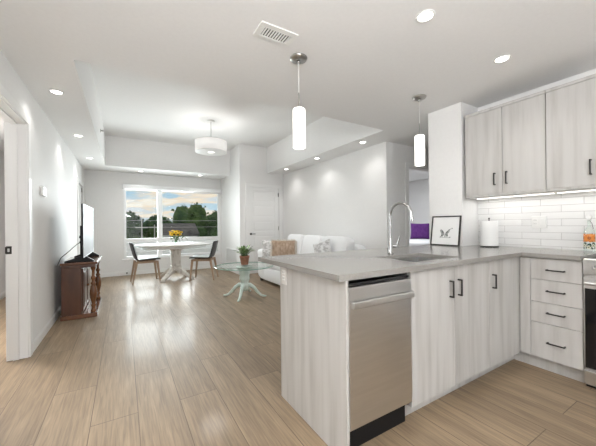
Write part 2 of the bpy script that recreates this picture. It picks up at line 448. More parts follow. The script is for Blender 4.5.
h.build('door_lever', BLACK, d3, .002)
for z in (1.90, 1.05, .22):
    MB().box(x1 - .022, x1 - .004, YD - .004, YD + .011, z, z + .10).build('hinge', BLACK if z > 1.8 else NICKEL, d3, .002)
k = MB(); casing(k, 'y', YD - .016, YD, DX0 + .005, DX1 - .005, DZ - .005, .075)
struct('trim_4', k, TRIM, 'white casing of the closed panel door', 'door casing')
# bedroom doorway casing
k = MB(); casing(k, 'y', BY - .016, BY, BX0 + .005, BX1 - .005, 2.125, .075)
k.box(BX0 + .0005, BX0 + .014, BY + .001, BY + .119, 0, 2.125)
struct('trim_5', k, TRIM, 'white casing of the bedroom doorway', 'door casing')

# window
yw0, yw1 = YF + .03, YF + .10
win = MB(); t = .055
win.box(WX0, WX0 + t, yw0, yw1, WZ0, WZ1); win.box(WX1 - t, WX1, yw0, yw1, WZ0, WZ1)
win.box(WX0 + t, WX1 - t, yw0, yw1, WZ0, WZ0 + t); win.box(WX0 + t, WX1 - t, yw0, yw1, WZ1 - t, WZ1)
wi = struct('window_1', win, WINF, 'wide white window above the dining table', 'window', bevel=.004)
MX = .80; RZ = .835
MB().box(MX - .055, MX + .055, yw0 - .005, yw1, WZ0 + t, WZ1 - t).build('mullion', WINF, wi, .004)
MB().box(WX0 + t, MX - .055, yw0 - .003, yw1, RZ - .045, RZ + .045).build('window_rail', WINF, wi, .004)
MB().box(MX + .055, WX1 - t, yw0 - .003, yw1, RZ - .045, RZ + .045).build('window_rail', WINF, wi, .004)
for (a, b) in ((WX0 + t, MX - .055), (MX + .055, WX1 - t)):
    for (z0, z1) in ((WZ0 + t, RZ - .045), (RZ + .045, WZ1 - t)):
        MB().box(a, b, yw0 + .03, yw0 + .036, z0, z1).build('window_pane', GLASS, wi)
MB().box(WX0 - .04, WX1, YF - .03, YF + .03, WZ0 - .03, WZ0).build('window_sill', TRIM, wi, .004)
rs = thing('roller_shade', 'white roller shade cassette across the top of the window', 'window shade', (1.17, YF - .05, 2.07))
q = MB((1.17, YF - .05, 2.07)); q.box(WX0 - .02, WX1 + .01, YF - .09, YF - .001, 2.09, 2.195); q.build('cassette', WINF, rs, .012, 3)
q = MB((1.17, YF - .05, 2.07)); q.tube([(WX0 + .02, YF - .045, 2.07), (WX1 - .02, YF - .045, 2.07)], .012); q.build('hem_bar', WINF, rs)

# ------------------------------------------------------------ outside
GZ = -1.6
ASPH = noise_mat('pale_pavement', (.66, .66, .65), (.76, .76, .75), (.5, .5, .5), .9, 4)
LAWN = noise_mat('lawn', (.06, .12, .03), (.12, .19, .06), (2, 2, 2), .95, 4)
struct('trim_6', MB().box(-60, 90, 12, 140, GZ - .3, GZ), LAWN, 'green lawn outside beyond the window', 'ground')
struct('trim_7', MB().box(-14, 30, 9.5, 31.6, GZ - .25, GZ + .02), ASPH, 'pale car park outside below the window', 'pavement')
struct('trim_8', MB().box(-7, 14, 11, 19, GZ - .2, .33), ASPH, 'pale flat roof outside just below the window', 'roof')
TREEM = [noise_mat('tree_leaves_dark', (.018, .045, .016), (.06, .12, .035), (.9, .9, .9), .7, 4, .2),
         noise_mat('tree_leaves_mid', (.03, .065, .02), (.11, .18, .05), (.9, .9, .9), .7, 4, .2)]
BARK = noise_mat('bark', (.06, .045, .03), (.13, .10, .07), (6, 6, 1), .9, 4)
def tree(x, y, ztop, w, mi, label, squash=.8, seed=0):
    rr = random.Random(seed)
    t = thing('tree', label, 'tree', (x, y, GZ), 0, 'trees outside the window')
    H = ztop - GZ; ch = min(H * .85, w * squash * 1.35); cz = H - ch / 2
    blobs = []
    for i in range(16):
        a = rr.uniform(0, 2 * pi); u = rr.uniform(-1, 1); q = math.sqrt(1 - u * u) * .62
        blobs.append((q * cos(a) * w / 2, q * sin(a) * w / 2, cz + u * ch * .36, rr.uniform(.22, .36) * min(w, ch)))
    blobs.append((0, 0, cz, .40 * min(w, ch)))
    b = MB()
    for (bx, by, bz, br) in blobs:
        # leafy clump: a lumpy core with leaf sprays standing off it
        nu, nv = 9, 6; vs = []; fs = []
        for j in range(nv + 1):
            th = pi * j / nv
            for i in range(nu):
                ph = 2 * pi * i / nu; rd = br * .86 * rr.uniform(.8, 1.12)
                vs.append((bx + rd * sin(th) * cos(ph), by + rd * sin(th) * sin(ph), bz + rd * cos(th)))
        for j in range(nv):
            for i in range(nu): fs.append((j * nu + i, (j + 1) * nu + i, (j + 1) * nu + (i + 1) % nu, j * nu + (i + 1) % nu))
        b.add(vs, fs)
        for _ in range(60):
            d = Vector((rr.gauss(0, 1), rr.gauss(0, 1), rr.gauss(0, 1))).normalized()
            p = Vector((bx, by, bz)) + d * br * rr.uniform(.8, 1.12); s = rr.uniform(.10, .24)
            e1 = Vector((rr.gauss(0, 1), rr.gauss(0, 1), rr.gauss(0, 1))).normalized(); e2 = e1.cross(d)
            if e2.length < .1: continue
            e2.normalize()
            b.add([p - e1 * s, p + e2 * s * .7, p + e1 * s, p - e2 * s * .7], [(0, 1, 2, 3)])
    b.build('foliage', TREEM[mi], t)
    m = MB(); m.tube([(0, 0, 0), (.05, .03, H * .35), (0, 0, cz)], [.2, .16, .08], 8)
    m.build('trunk', BARK, t)
    return t
tree(.45, 34, 2.25, 2.7, 0, 'broad tree at the left edge of the window view', 1.0, seed=1)
tree(3.25, 34, 2.05, 2.3, 1, 'lower tree just left of the window mullion', 1.0, seed=2)
tree(-3.0, 38, 2.3, 3.4, 0, 'tree partly hidden by the left window frame', seed=3)
tree(6.9, 38, 3.85, 4.2, 1, 'tallest tree with a rounded crown, right of the mullion', 1.0, seed=4)
tree(11.2, 41, 2.75, 3.8, 0, 'lower tree right of the tallest tree', 1.0, seed=5)
tree(15.2, 43, 3.0, 3.6, 0, 'tree at the right edge of the window view', 1.0, seed=6)
tree(4.4, 47, 2.5, 4.0, 0, 'far dark tree directly behind the mullion', 1.0, seed=8)
tree(.9, 53, 2.5, 5.0, 0, 'far dark tree between the two left trees', 1.0, seed=9)
tree(6.9, 32, .75, 1.8, 0, 'round green shrub right of the grey roof', 1.0, seed=11)
tree(9.2, 33, .9, 2.1, 0, 'second green shrub right of the grey roof', 1.0, seed=12)
tree(.6, 31.2, .2, 1.5, 1, 'low green shrub before the left trees', 1.0, seed=13)
ROOF = noise_mat('grey_shingles', (.085, .08, .08), (.14, .13, .128), (3, 3, 3), .9, 4)
SIDING = mat('pale_siding', (.62, .60, .57), .8)
bl = thing('house', 'low house with a grey shingle roof before the tallest tree', 'house', (4.35, 29, GZ))
q = MB(); q.box(-1.4, 1.4, -1.6, 1.6, 0, 2.1); q.build('wall', SIDING, bl)
q = MB(); q.add([(-1.55, -1.9, 2.05), (1.55, -1.9, 2.05), (1.55, 0, 3.0), (-1.55, 0, 3.0), (-1.55, 1.9, 2.05), (1.55, 1.9, 2.05), (-1.55, -1.9, 2.0), (1.55, -1.9, 2.0), (1.55, 1.9, 2.0), (-1.55, 1.9, 2.0)],
             [(0, 1, 2, 3), (3, 2, 5, 4), (6, 7, 1, 0), (4, 5, 8, 9), (6, 9, 8, 7), (0, 3, 4, 9, 6), (1, 7, 8, 5, 2)])
q.build('roof', ROOF, bl)
q = MB(); q.add([(-.1, -2.2, 1.85), (1.5, -2.2, 1.85), (.7, -2.2, 2.4), (-.1, -.6, 1.85), (1.5, -.6, 1.85), (.7, -.6, 2.4)], [(0, 1, 2), (5, 4, 3), (0, 3, 4, 1), (1, 4, 5, 2), (2, 5, 3, 0)])
q.build('gable', ROOF, bl)
for x in (-1.2, .2):
    f = MB(); f.box(x, x + .8, -1.66, -1.6, .7, 1.7); fo = f.build('window', WINF, bl)
    MB().box(x + .07, x + .73, -1.68, -1.65, .77, 1.63).build('pane', BLACKG, fo)
POLEM = mat('pale_pole', (.62, .61, .58), .8)
for i, (px, py, lab) in enumerate(((1.4, 29.5, 'pale utility pole before the left trees'), (2.55, 31, 'second pale utility pole left of the mullion'))):
    p = thing('utility_pole', lab, 'pole', (px, py, GZ), 0, 'utility poles')
    MB().tube([(0, 0, 0), (0, 0, 3.4 if i == 0 else 2.9)], [.05, .04], 10).build('post', POLEM, p)
    MB().box(-.5, .5, -.05, .05, 2.6, 2.7).build('crossarm', POLEM, p)
for z, lab in ((1.85, 'upper power line crossing the window view'), (1.3, 'lower power line crossing the window view')):
    pts = [(-8 + 28 * k / 12, 26.5, z - .25 * (1 - ((k - 6) / 6) ** 2)) for k in range(13)]
    tag(MB().tube(pts, .010, 6).build('power_line', POLEM), lab, 'cable')
# ------------------------------------------------------------ kitchen
PX0 = .931                               # outer face of the end panel
YFR = 1.124                              # door faces of the peninsula
XDR = 2.845                              # drawer faces of the right run
ZU, ZTOP = .910, .942                    # worktop underside and top
# end panel
t = thing('end_panel', 'whitewashed wood end panel closing the peninsula', 'cabinet panel', (PX0, 1.45, 0))
q = MB((PX0, 1.45, 0)); q.box(PX0, PX0 + .017, 1.096, 1.79, 0, ZU); q.build('panel', WOOD, t, .0015)
OUTP = mat('beige_plastic', (.68, .66, .63), .4)
ou = thing('outlet', 'white outlet high on the outer face of the end panel', 'outlet', (PX0, 1.727, .81))
q = MB((PX0, 1.727, .81)); q.box(PX0 - .007, PX0, 1.690, 1.764, .785, .90); q.build('cover_plate', OUTP, ou, .004)
for z in (.815, .855):
    q = MB((PX0, 1.727, .81)); q.box(PX0 - .009, PX0 - .006, 1.709, 1.745, z, z + .028); s = q.build('socket', WHITEP, ou, .002)
    for y in (1.717, 1.733):
        q = MB((PX0, 1.727, .81)); q.box(PX0 - .0095, PX0 - .0088, y, y + .003, z + .008, z + .021); q.build('slot', DARKP, s)

# dishwasher
L = (1.21, YFR, 0)
dw = thing('dishwasher', 'stainless steel dishwasher at the end of the peninsula', 'dishwasher', L)
q = MB(L); q.box(.955, 1.442, 1.165, 1.72, .0, .885); q.build('tub', DARKP, dw)
q = MB(L); q.box(.962, 1.440, 1.108, 1.15, .148, .870); q.build('door', STEEL, dw, .006, 3)
q = MB(L); q.box(.962, 1.438, 1.125, 1.165, .872, .886); q.build('control_strip', BLACKG, dw, .002)
q = MB(L); q.box(.975, 1.436, 1.084, 1.098, .762, .798); hn = q.build('handle', STEEL, dw, .005, 3)
for x in (.979, 1.414):
    q = MB(L); q.box(x, x + .018, 1.096, 1.109, .766, .794); q.build('handle_mount', STEEL, hn)
q = MB(L); q.box(.955, 1.44, 1.200, 1.215, 0, .140); q.build('toe_kick', DARKP, dw)
q = MB(L); q.box(1.405, 1.425, 1.14, 1.17, .125, .147); q.build('foot_bracket', BLACK, dw)

def bar_handle(parent, L, p, axis, length, out, m=BLACK):
    """flat bow handle centred at p, bar along axis ('x','y','z'), standing off along out"""
    q = MB(L); p = Vector(p); o = Vector(out); a = {'x': Vector((1, 0, 0)), 'y': Vector((0, 1, 0)), 'z': Vector((0, 0, 1))}[axis]
    def bx(c, half_a, lo, hi, th):
        s = a.cross(o)
        cs = [c + a * i * half_a + o * j + s * k * th for i in (-1, 1) for j in (lo, hi) for k in (-1, 1)]
        mn = Vector([min(v[i] for v in cs) for i in range(3)]); mxx = Vector([max(v[i] for v in cs) for i in range(3)])
        q.box(mn.x, mxx.x, mn.y, mxx.y, mn.z, mxx.z)
    bx(p, length / 2, .022, .031, .005)
    for sgn in (-1, 1): bx(p + a * sgn * (length / 2 - .005), .005, 0, .022, .005)
    h = q.build('handle', m, parent, .0012)
    return h

# sink base with two doors
L = (1.91, YFR, 0)
sb = thing('sink_cabinet', 'whitewashed wood sink base cabinet with two doors', 'base cabinet', L)
q = MB(L); q.box(1.446, 2.352, YFR + .02, 1.72, .105, .62); q.box(1.446, 1.464, YFR + .02, 1.72, .105, ZU); q.box(1.446, 1.464, 1.21, 1.72, 0, .105); q.box(2.336, 2.352, YFR + .02, 1.72, .62, ZU)
q.box(1.464, 2.336, YFR + .02, YFR + .04, .62, ZU); q.box(1.464, 2.336, 1.70, 1.72, .62, ZU); q.build('carcass', WOODK, sb)
q = MB(L); q.box(1.446, 2.352, 1.195, 1.21, 0, .105); q.build('toe_kick', WOODK, sb)
for (a, b, hx) in ((1.452, 1.8985, 1.846), (1.9015, 2.352, 1.942)):
    q = MB(L); q.box(a, b, YFR, YFR + .019, .098, ZU - .008); dr = q.build('door', WOOD, sb, .0015)
    bar_handle(dr, L, (hx, YFR, .755), 'z', .112, (0, -1, 0))
L = (2.58, YFR, 0)
cbn = thing('corner_cabinet', 'whitewashed wood corner base cabinet with one door', 'base cabinet', L)
q = MB(L); q.box(2.356, XDR, YFR + .02, 1.72, .105, ZU); q.box(XDR, 3.38, 1.128, 1.72, .105, ZU); q.build('carcass', WOODK, cbn)
q = MB(L); q.box(2.356, XDR + .06, 1.195, 1.21, 0, .105); q.build('toe_kick', WOODK, cbn)
q = MB(L); q.box(2.356, XDR - .006, YFR, YFR + .019, .098, ZU - .008); dr = q.build('door', WOOD, cbn, .0015)
bar_handle(dr, L, (2.400, YFR, .745), 'z', .108, (0, -1, 0))
# drawer base
L = (XDR, .89, 0)
db = thing('drawer_cabinet', 'whitewashed wood base cabinet with four drawers', 'base cabinet', L)
q = MB(L); q.box(XDR + .02, 3.38, .733, 1.120, .105, ZU); q.build('carcass', WOODK, db)
q = MB(L); q.box(XDR + .06, XDR + .075, .733, 1.195, 0, .105); q.build('toe_kick', WOODK, db)
q = MB(L); q.box(XDR, XDR + .02, 1.050, 1.122, .108, ZU - .008); q.build('filler', WOOD, db, .0015)
zz = [ZU - .008, .732, .551, .386, .108]
for a in range(4):
    q = MB(L); q.box(XDR, XDR + .019, .735, 1.047, zz[a + 1] + (.0035 if a < 3 else 0), zz[a]); dr = q.build('drawer', WOOD, db, .0015)
    bar_handle(dr, L, (XDR, .884, (.815, .650, .477, .245)[a]), 'y', .112, (-1, 0, 0))

# worktop with sink cut-out
SX0, SX1, SY0, SY1 = 1.60, 2.11, 1.20, 1.555
ct = MB()
X0, X1, Y0, Y1 = .888, XK - .002, 1.094, 2.073
ct.box(X0, SX0, Y0, Y1, ZU, ZTOP); ct.box(SX1, XS - .004, Y0, Y1, ZU, ZTOP)
ct.box(SX0, SX1, Y0, SY0, ZU, ZTOP); ct.box(SX0, SX1, SY1, Y1, ZU, ZTOP)
ct.box(XS - .004, X1, Y0, 1.733, ZU, ZTOP); ct.box(XDR - .03, X1, .733, Y0, ZU, ZTOP)
tag(ct.build('countertop', QUARTZ, None), 'grey quartz worktop over the peninsula and drawers', 'countertop')
# sink
L = (1.855, 1.38, .72)
sk = thing('sink', 'undermount stainless steel sink below the faucet', 'sink', L)
q = MB(L); a, b, c2, d = SX0 - .012, SX1 + .012, SY0 - .012, SY1 + .012; zb = .715; th = .006
q.box(a, b, c2, d, zb - th, zb); q.box(a, a + th, c2, d, zb, ZU - .001); q.box(b - th, b, c2, d, zb, ZU - .001)
q.box(a, b, c2, c2 + th, zb, ZU - .001); q.box(a, b, d - th, d, zb, ZU - .001)
q.build('bowl', STEEL, sk)
q = MB(L); q.lathe([(.0, 0), (.045, 0), (.045, .004), (.03, .005), (.03, .001), (0, .001)], (1.855, 1.40, zb), 24); q.build('drain', CHROME, sk)
# faucet
L = (1.89, 1.657, ZTOP)
fc = thing('faucet', 'tall chrome gooseneck faucet behind the sink', 'faucet', L)
q = MB(L); q.lathe([(.024, 0), (.024, .006), (.018, .012), (.014, .02), (.014, .12), (.0105, .125)], L, 24); q.build('base', CHROME, fc)
pts = [(1.89, 1.657, 1.05), (1.89, 1.657, 1.25)]
r = .1035
for k in range(1, 15):
    a_ = pi * .98 * k / 14
    pts.append((1.89, 1.657 - r + r * cos(a_), 1.25 + r * sin(a_)))
pts.append((1.89, 1.449, 1.232))
q = MB(L); q.tube(pts, .0095, 14); q.build('neck', CHROME, fc)
q = MB(L); q.tube([(1.89, 1.450, 1.250), (1.89, 1.446, 1.225), (1.89, 1.444, 1.205)], [.0105, .013, .012], 16); q.build('spray_head', CHROME, fc)
q = MB(L); q.tube([(1.905, 1.645, 1.005), (1.925, 1.62, 1.005)], .0145, 14); q.tube([(1.922, 1.618, 1.0), (1.932, 1.598, 1.09)], [.006, .0045], 10); q.build('lever', CHROME, fc)

# range
L = (XDR, .335, 0)
st = thing('range', 'stainless steel kitchen range at the right edge', 'stove', L)
ya, yb2 = -.035, .725
q = MB(L); q.box(2.8540, 3.40, ya, yb2, .02, .905); q.build('body', STEEL, st)
q = MB(L); q.box(2.8290, 3.395, ya, yb2, .905, .918); q.build('cooktop', BLACKG, st, .003)
q = MB(L); q.box(2.8140, 2.8540, ya, yb2, .812, .928); cp = q.build('control_panel', STEEL, st, .008, 3)
for k in range(5):
    y = .655 - .16 * k
    q = MB(L); q.lathe([(.0, 0), (.021, 0), (.018, .024), (0, .024)], n=20, mat=Matrix.Translation((2.8150, y, .868)) @ Matrix.Rotation(-pi / 2, 4, 'Y')); kn = q.build('knob', STEEL, cp)
    q = MB(L); q.box(2.7890, 2.7915, y - .003, y + .003, .868, .886); q.build('pointer', BLACK, kn)
q = MB(L); q.box(2.8290, 2.8540, ya, yb2, .145, .795); od = q.build('oven_door', STEEL, st, .004)
q = MB(L); q.box(2.8255, 2.8295, ya + .012, yb2 - .008, .150, .715); q.build('oven_window', BLACKG, od)
q = MB(L); q.tube([(2.7840, ya + .03, .757), (2.7840, yb2 - .02, .757)], .013, 14); hn = q.build('handle', STEEL, od)
for y in (ya + .06, yb2 - .045):
    q = MB(L); q.box(2.7840, 2.8290, y - .01, y + .01, .748, .766); q.build('handle_mount', STEEL, hn)
q = MB(L); q.box(2.8290, 2.8540, ya, yb2, .04, .128); q.build('storage_drawer', STEEL, st, .004)
q = MB(L); q.box(2.8690, 2.8890, ya, yb2, 0, .04); q.build('plinth', DARKP, st)

# upper cabinets
XU = 3.09
def upper(name, ya, yb, doors, label):
    L = (XU, (ya + yb) / 2, 1.472)
    t = thing(name, label, 'wall cabinet', L)
    q = MB(L); q.box(XU + .02, XK - .001, ya, yb, 1.475, 2.312); q.build('carcass', WOODK, t)
    q = MB(L); q.box(XU - .004, XU + .02, ya, yb, 2.292, 2.318); q.build('top_rail', WOOD, t, .001)
    q = MB(L); q.box(XU + .005, XK - .002, ya, yb, 1.452, 1.474); q.build('light_rail', WOODK, t, .001)
    for (a, b, hy) in doors:
        q = MB(L); q.box(XU, XU + .019, a + .0015, b - .0015, 1.474, 2.290); dr = q.build('door', WOOD, t, .0015)
        bar_handle(dr, L, (XU, hy, 1.612), 'z', .118, (-1, 0, 0))
    q = MB(L); q.box(XU + .20, XU + .215, ya + .01, yb - .01, 1.442, 1.452); ld = q.build('light_strip', LEDM, t)
    la = lamp('led_light', 'AREA', LED_W * (yb - ya), (0.2075, 0, -.032), t, (1, .98, .955), shape='RECTANGLE', size=.02, size_y=(yb - ya) * .95)
    return t
upper('upper_cabinet', 1.0215, 1.700, [(1.3535, 1.700, 1.415), (1.0215, 1.3525, 1.313)], 'two-door whitewashed wall cabinet nearest the white wall stub')
upper('upper_cabinet', .690, 1.0185, [(.690, 1.0185, .742)], 'one-door whitewashed wall cabinet at the right picture edge')

# outlet plate on the backsplash
L = (XK, 1.18, 1.13)
t = thing('outlet', 'white double outlet plate on the tiled backsplash', 'outlet', L)
q = MB(L); q.box(XK - .012, XK, 1.121, 1.238, 1.132, 1.249); q.build('cover_plate', WHITEP, t, .004)
q = MB(L); q.box(XK - .015, XK - .011, 1.191, 1.226, 1.155, 1.227); s = q.build('socket', WHITEP, t, .002)
for z in (1.172, 1.204):
    for y in (1.200, 1.215):
        q = MB(L); q.box(XK - .0158, XK - .0145, y, y + .0025, z, z + .011); q.build('slot', DKGREY, s)
q = MB(L); q.box(XK - .016, XK - .011, 1.134, 1.169, 1.155, 1.227); q.build('rocker_switch', WHITEP, t, .003)

# ------------------------------------------------------------ things on the worktop
# leaning picture
th_ = math.atan2(.045, .315)
L = (XS - .062, 1.905, ZTOP)
pf = thing('picture_frame', 'black framed butterfly drawing leaning on the wall stub', 'picture', L)
RM = Matrix.Translation(L) @ Matrix.Rotation(th_, 4, 'Y')       # tilts the top towards the wall (+x)
W2, HH = .167, .330
q = MB(L); fw = .013
q.box(-.006, .012, -W2, W2, 0, fw, RM); q.box(-.006, .012, -W2, W2, HH - fw, HH, RM); q.box(-.006, .012, -W2, -W2 + fw, fw, HH - fw, RM); q.box(-.006, .012, W2 - fw, W2, fw, HH - fw, RM)
q.build('frame', BLACK, pf, .0015)
q = MB(L); q.box(.002, .010, -W2 + fw, W2 - fw, fw, HH - fw, RM); q.build('paper', PAPER, pf)
def flat(parent, name, polys, m, x):
    q = MB(L)
    for P in polys:
        q.add([(x, -a, b) for a, b in P] + [(x - .0012, -a, b) for a, b in P],
              [tuple(range(len(P))), tuple(reversed(range(len(P), 2 * len(P))))] + [(i, (i + 1) % len(P), len(P) + (i + 1) % len(P), len(P) + i) for i in range(len(P))], False, RM)
    return q.build(name, m, parent)
cz = .135      # drawing centre height; a = rightwards in the picture
flat(pf, 'butterfly_wings', [[(-.008, cz - .012), (-.030, cz + .035), (-.052, cz + .046), (-.062, cz + .030), (-.046, cz + .004), (-.040, cz - .014), (-.046, cz - .034), (-.026, cz - .036)],
                             [(.004, cz - .010), (.022, cz + .022), (.044, cz + .050), (.056, cz + .046), (.046, cz + .016), (.030, cz - .004), (.036, cz - .032), (.014, cz - .036)]], INKL, .0015)
flat(pf, 'butterfly_markings', [[(-.010, cz + .0), (-.024, cz + .028), (-.034, cz + .030), (-.030, cz + .008)], [(.005, cz + .002), (.018, cz + .022), (.030, cz + .032), (.026, cz + .006)],
                                [(-.046, cz - .016), (-.040, cz - .034), (-.028, cz - .034), (-.034, cz - .012)], [(-.004, cz - .038), (.0, cz + .004), (.003, cz + .004), (.005, cz - .038)],
                                [(.018, cz - .012), (.028, cz - .030), (.034, cz - .030), (.028, cz - .008)]], INK, .0012)
flat(pf, 'sprig_leaf', [[(-.062, cz - .044), (-.050, cz - .032), (-.040, cz - .040), (-.052, cz - .050)]], INKL, .0012)
flat(pf, 'sprig_stem', [[(-.04, cz - .042), (.06, cz - .044), (.06, cz - .048), (-.04, cz - .047)]], INKL, .0012)
flat(pf, 'sprig_leaf', [[(.046, cz - .044), (.056, cz - .034), (.068, cz - .038), (.062, cz - .048)]], INKL, .0010)
flat(pf, 'antenna', [[(.054, cz + .048), (.078, cz + .064), (.080, cz + .061), (.058, cz + .044)]], INKL, .0012)
flat(pf, 'antenna_tip', [[(.072, cz + .062), (.086, cz + .058), (.084, cz + .050), (.076, cz + .054)]], INKL, .0010)

# paper towel roll on a holder
L = (3.21, 1.53, ZTOP)
pt = thing('paper_towel_holder', 'upright white paper towel roll in the counter corner', 'paper towels', L)
q = MB(L); q.lathe([(0, 0), (.082, 0), (.082, .006), (.079, .010), (0, .010)], L, 40); q.build('base', BLACK, pt)
q = MB(L); q.lathe([(.020, .012), (.078, .012), (.079, .02), (.077, .260), (.076, .266), (.020, .266)], L, 40); q.build('paper_roll', PAPER, pt)
q = MB(L); q.tube([(3.21, 1.53, ZTOP + .011), (3.21, 1.53, ZTOP + .290)], .005, 10); q.lathe([(0, .284), (.008, .287), (.009, .294), (0, .300)], L, 16); q.build('post', BLACK, pt)

# decorated oil bottle
L = (3.27, .800, ZTOP)
ob = thing('glass_bottle', 'clear glass bottle painted with orange and green flowers', 'bottle', L)
q = MB(L); q.lathe([(0, .002), (.034, .002), (.035, .006), (.035, .165), (.030, .182), (.013, .205), (.011, .215), (.011, .25), (.014, .252), (.014, .258), (.010, .258)], L, 32); q.build('glass_body', CGLASS, ob)
q = MB(L); q.lathe([(0, .255), (.008, .255), (.010, .266), (.015, .275), (.017, .287), (.013, .30), (0, .306)], L, 24); q.build('stopper', WHITEP, ob)
q = MB(L); q.tube([(3.27, .8, ZTOP + .262), (3.262, .782, ZTOP + .235), (3.255, .772, ZTOP + .19)], .002, 8); q.build('wire_clasp', DKGREY, ob)
q = MB(L)
def petal(q, a0, z0, r, n, rad, phase=0):
    """flower of n petals painted on the bottle: centre angle a0, height z0"""
    for k in range(n):
        an = 2 * pi * k / n + phase; pts = []
        for (u, v) in ((.15, 0), (.55, .28), (1, .18), (1.05, 0), (1, -.18), (.55, -.28)):
            du = (u * cos(an) - v * sin(an)) * r; dv = (u * sin(an) + v * cos(an)) * r
            aa = a0 + du / rad
            pts.append((L[0] + rad * cos(aa), L[1] + rad * sin(aa), L[2] + z0 + dv))
        q.add(pts, [tuple(range(len(pts)))])
AF = math.atan2(-.80, -3.27)
for i in range(5):
    q = MB(L); petal(q, AF + (i - 2) * 1.25, .115, .034, 9, .0356); fo = q.build('orange_flower', ORANGE, ob)
    q = MB(L); petal(q, AF + (i - 2) * 1.25, .115, .012, 7, .0360, .2); q.build('flower_centre', ORANGE2, fo)
for i in range(8):
    q = MB(L); petal(q, AF + (i - 4) * .78 + .3, .045 + .012 * (i % 2), .022, 4, .0356, .4); q.build('green_leaf', GREENE, ob)
    q = MB(L); petal(q, AF + (i - 4) * .78 + .65, .040 + .014 * ((i + 1) % 2), .014, 5, .0360); q.build('cream_blossom', CREAME, ob)

# ------------------------------------------------------------ ceiling fittings
def make_downlight():
    t = thing('downlight', '', 'ceiling light', (0, 0, ZC))
    q = MB(); q.lathe([(.042, 0), (.058, 0), (.058, -.003), (.054, -.006), (.045, -.004), (.042, 0)], n=36); q.build('trim_ring', WHITEP, t)
    q = MB(); q.lathe([(0, -.0005), (.0425, -.0005), (.0425, -.003), (0, -.003)], n=36); q.build('diffuser', LITDL, t)
    lamp('downlight_light', 'SPOT', SPOT_W, (0, 0, -.012), t, (1, .98, .955), spot_size=R(128), spot_blend=.75, shadow_soft_size=.05)
    return t
DL = [(1.62, 1.128, 'recessed downlight over the kitchen floor, nearest the camera', 'kitchen downlights'),
      (2.567, 1.118, 'recessed downlight in front of the upper cabinets', 'kitchen downlights'),
      (-.54, 3.56, 'nearest of three downlights along the left wall', 'left soffit downlights'),
      (-.54, 5.123, 'middle one of three downlights along the left wall', 'left soffit downlights'),
      (-.54, 6.695, 'farthest of three downlights along the left wall', 'left soffit downlights'),
      (3.26, 5.911, 'farthest of three downlights above the sofa wall', 'right soffit downlights'),
      (3.25, 4.647, 'middle one of three downlights above the sofa wall', 'right soffit downlights'),
      (3.25, 3.383, 'nearest of three downlights above the sofa wall', 'right soffit downlights'),
      (.36, 7.75, 'left one of two downlights above the window', 'window soffit downlights'),
      (1.70, 7.70, 'right one of two downlights above the window', 'window soffit downlights')]
proto = make_downlight()
for i, (x, y, lab, g) in enumerate(DL):
    o = proto if i == 0 else copy_tree(proto)
    o.location = (x, y, ZC); o['label'] = lab; o['group'] = g

def make_pendant():
    t = thing('pendant_light', '', 'pendant light', (0, 0, ZC))
    q = MB(); q.lathe([(0, 0), (.068, 0), (.068, -.006), (.062, -.016), (.02, -.020), (0, -.020)], n=36); cn = q.build('canopy', NICKEL, t)
    q = MB(); q.lathe([(0, -.019), (.014, -.02), (.011, -.045), (0, -.046)], n=20); q.build('cord_grip', CHROME, cn)
    q = MB(); q.tube([(0, 0, -.03), (0, 0, -.32)], .0022, 8); q.build('cord', WHITEP, t)
    q = MB(); q.tube([(0, 0, -.27), (0, 0, -.395)], .005, 10); q.lathe([(0, -.375), (.024, -.38), (.026, -.398), (0, -.398)], n=24); q.build('socket_stem', NICKEL, t)
    q = MB(); q.lathe([(.0, -.392), (.042, -.394), (.0485, -.402), (.0485, -.694), (.043, -.698), (.043, -.42), (0, -.415)], n=40); q.build('glass_shade', LITGL, t)
    q = MB(); q.lathe([(0, -.40), (.016, -.41), (.02, -.45), (.014, -.49), (0, -.50)], n=16, mat=Matrix.Translation((0, 0, -.08))); q.build('bulb', LITDF, t)
    lamp('pendant_lamp', 'POINT', .3, (0, 0, -.72), t, (1, .98, .955), shadow_soft_size=.04)
    return t
p1 = make_pendant(); p1.location = (1.172, 1.913, ZC); tag(p1, 'white glass cylinder pendant over the open end of the peninsula', 'pendant light', 'peninsula pendants')
p2 = copy_tree(p1); p2.location = (2.597, 1.886, ZC); p2['label'] = 'white glass cylinder pendant beside the wall stub'

L = (1.40, 5.41, ZT)
dm = thing('drum_light', 'white fabric drum pendant over the living area', 'ceiling light', L)
q = MB(); q.lathe([(0, 0), (.065, 0), (.065, -.012), (.05, -.02), (0, -.02)], n=32); q.build('canopy', WHITEP, dm)
q = MB(); q.tube([(0, 0, -.02), (0, 0, -.40)], .006, 10); q.build('stem', NICKEL, dm)
q = MB(); q.lathe([(.280, -.375), (.283, -.375), (.283, -.580), (.280, -.580), (.277, -.580), (.277, -.375), (.280, -.375)], n=64); q.build('shade', LITSH, dm)
q = MB(); q.lathe([(0, -.562), (.275, -.562), (.275, -.566), (0, -.584)], n=64); q.build('diffuser', LITDF, dm)
q = MB(); q.lathe([(.2835, -.375), (.285, -.375), (.285, -.383), (.2835, -.383)], n=64); q.lathe([(.2835, -.572), (.285, -.572), (.285, -.580), (.2835, -.580)], n=64); q.build('rim', WHITEP, dm)
for k in range(3):
    a_ = 2 * pi * k / 3
    q = MB(); q.tube([(0, 0, -.395), (.278 * cos(a_), .278 * sin(a_), -.385)], .004, 8); q.build('spider_arm', NICKEL, dm)
lamp('drum_lamp', 'POINT', DRUM_W, (0, 0, -.405), dm, (1, .98, .96), shadow_soft_size=.08)
lamp('drum_lamp', 'AREA', DRUM_W * .3, (0, 0, -.61), dm, (1, .98, .96), shape='DISK', size=.5)

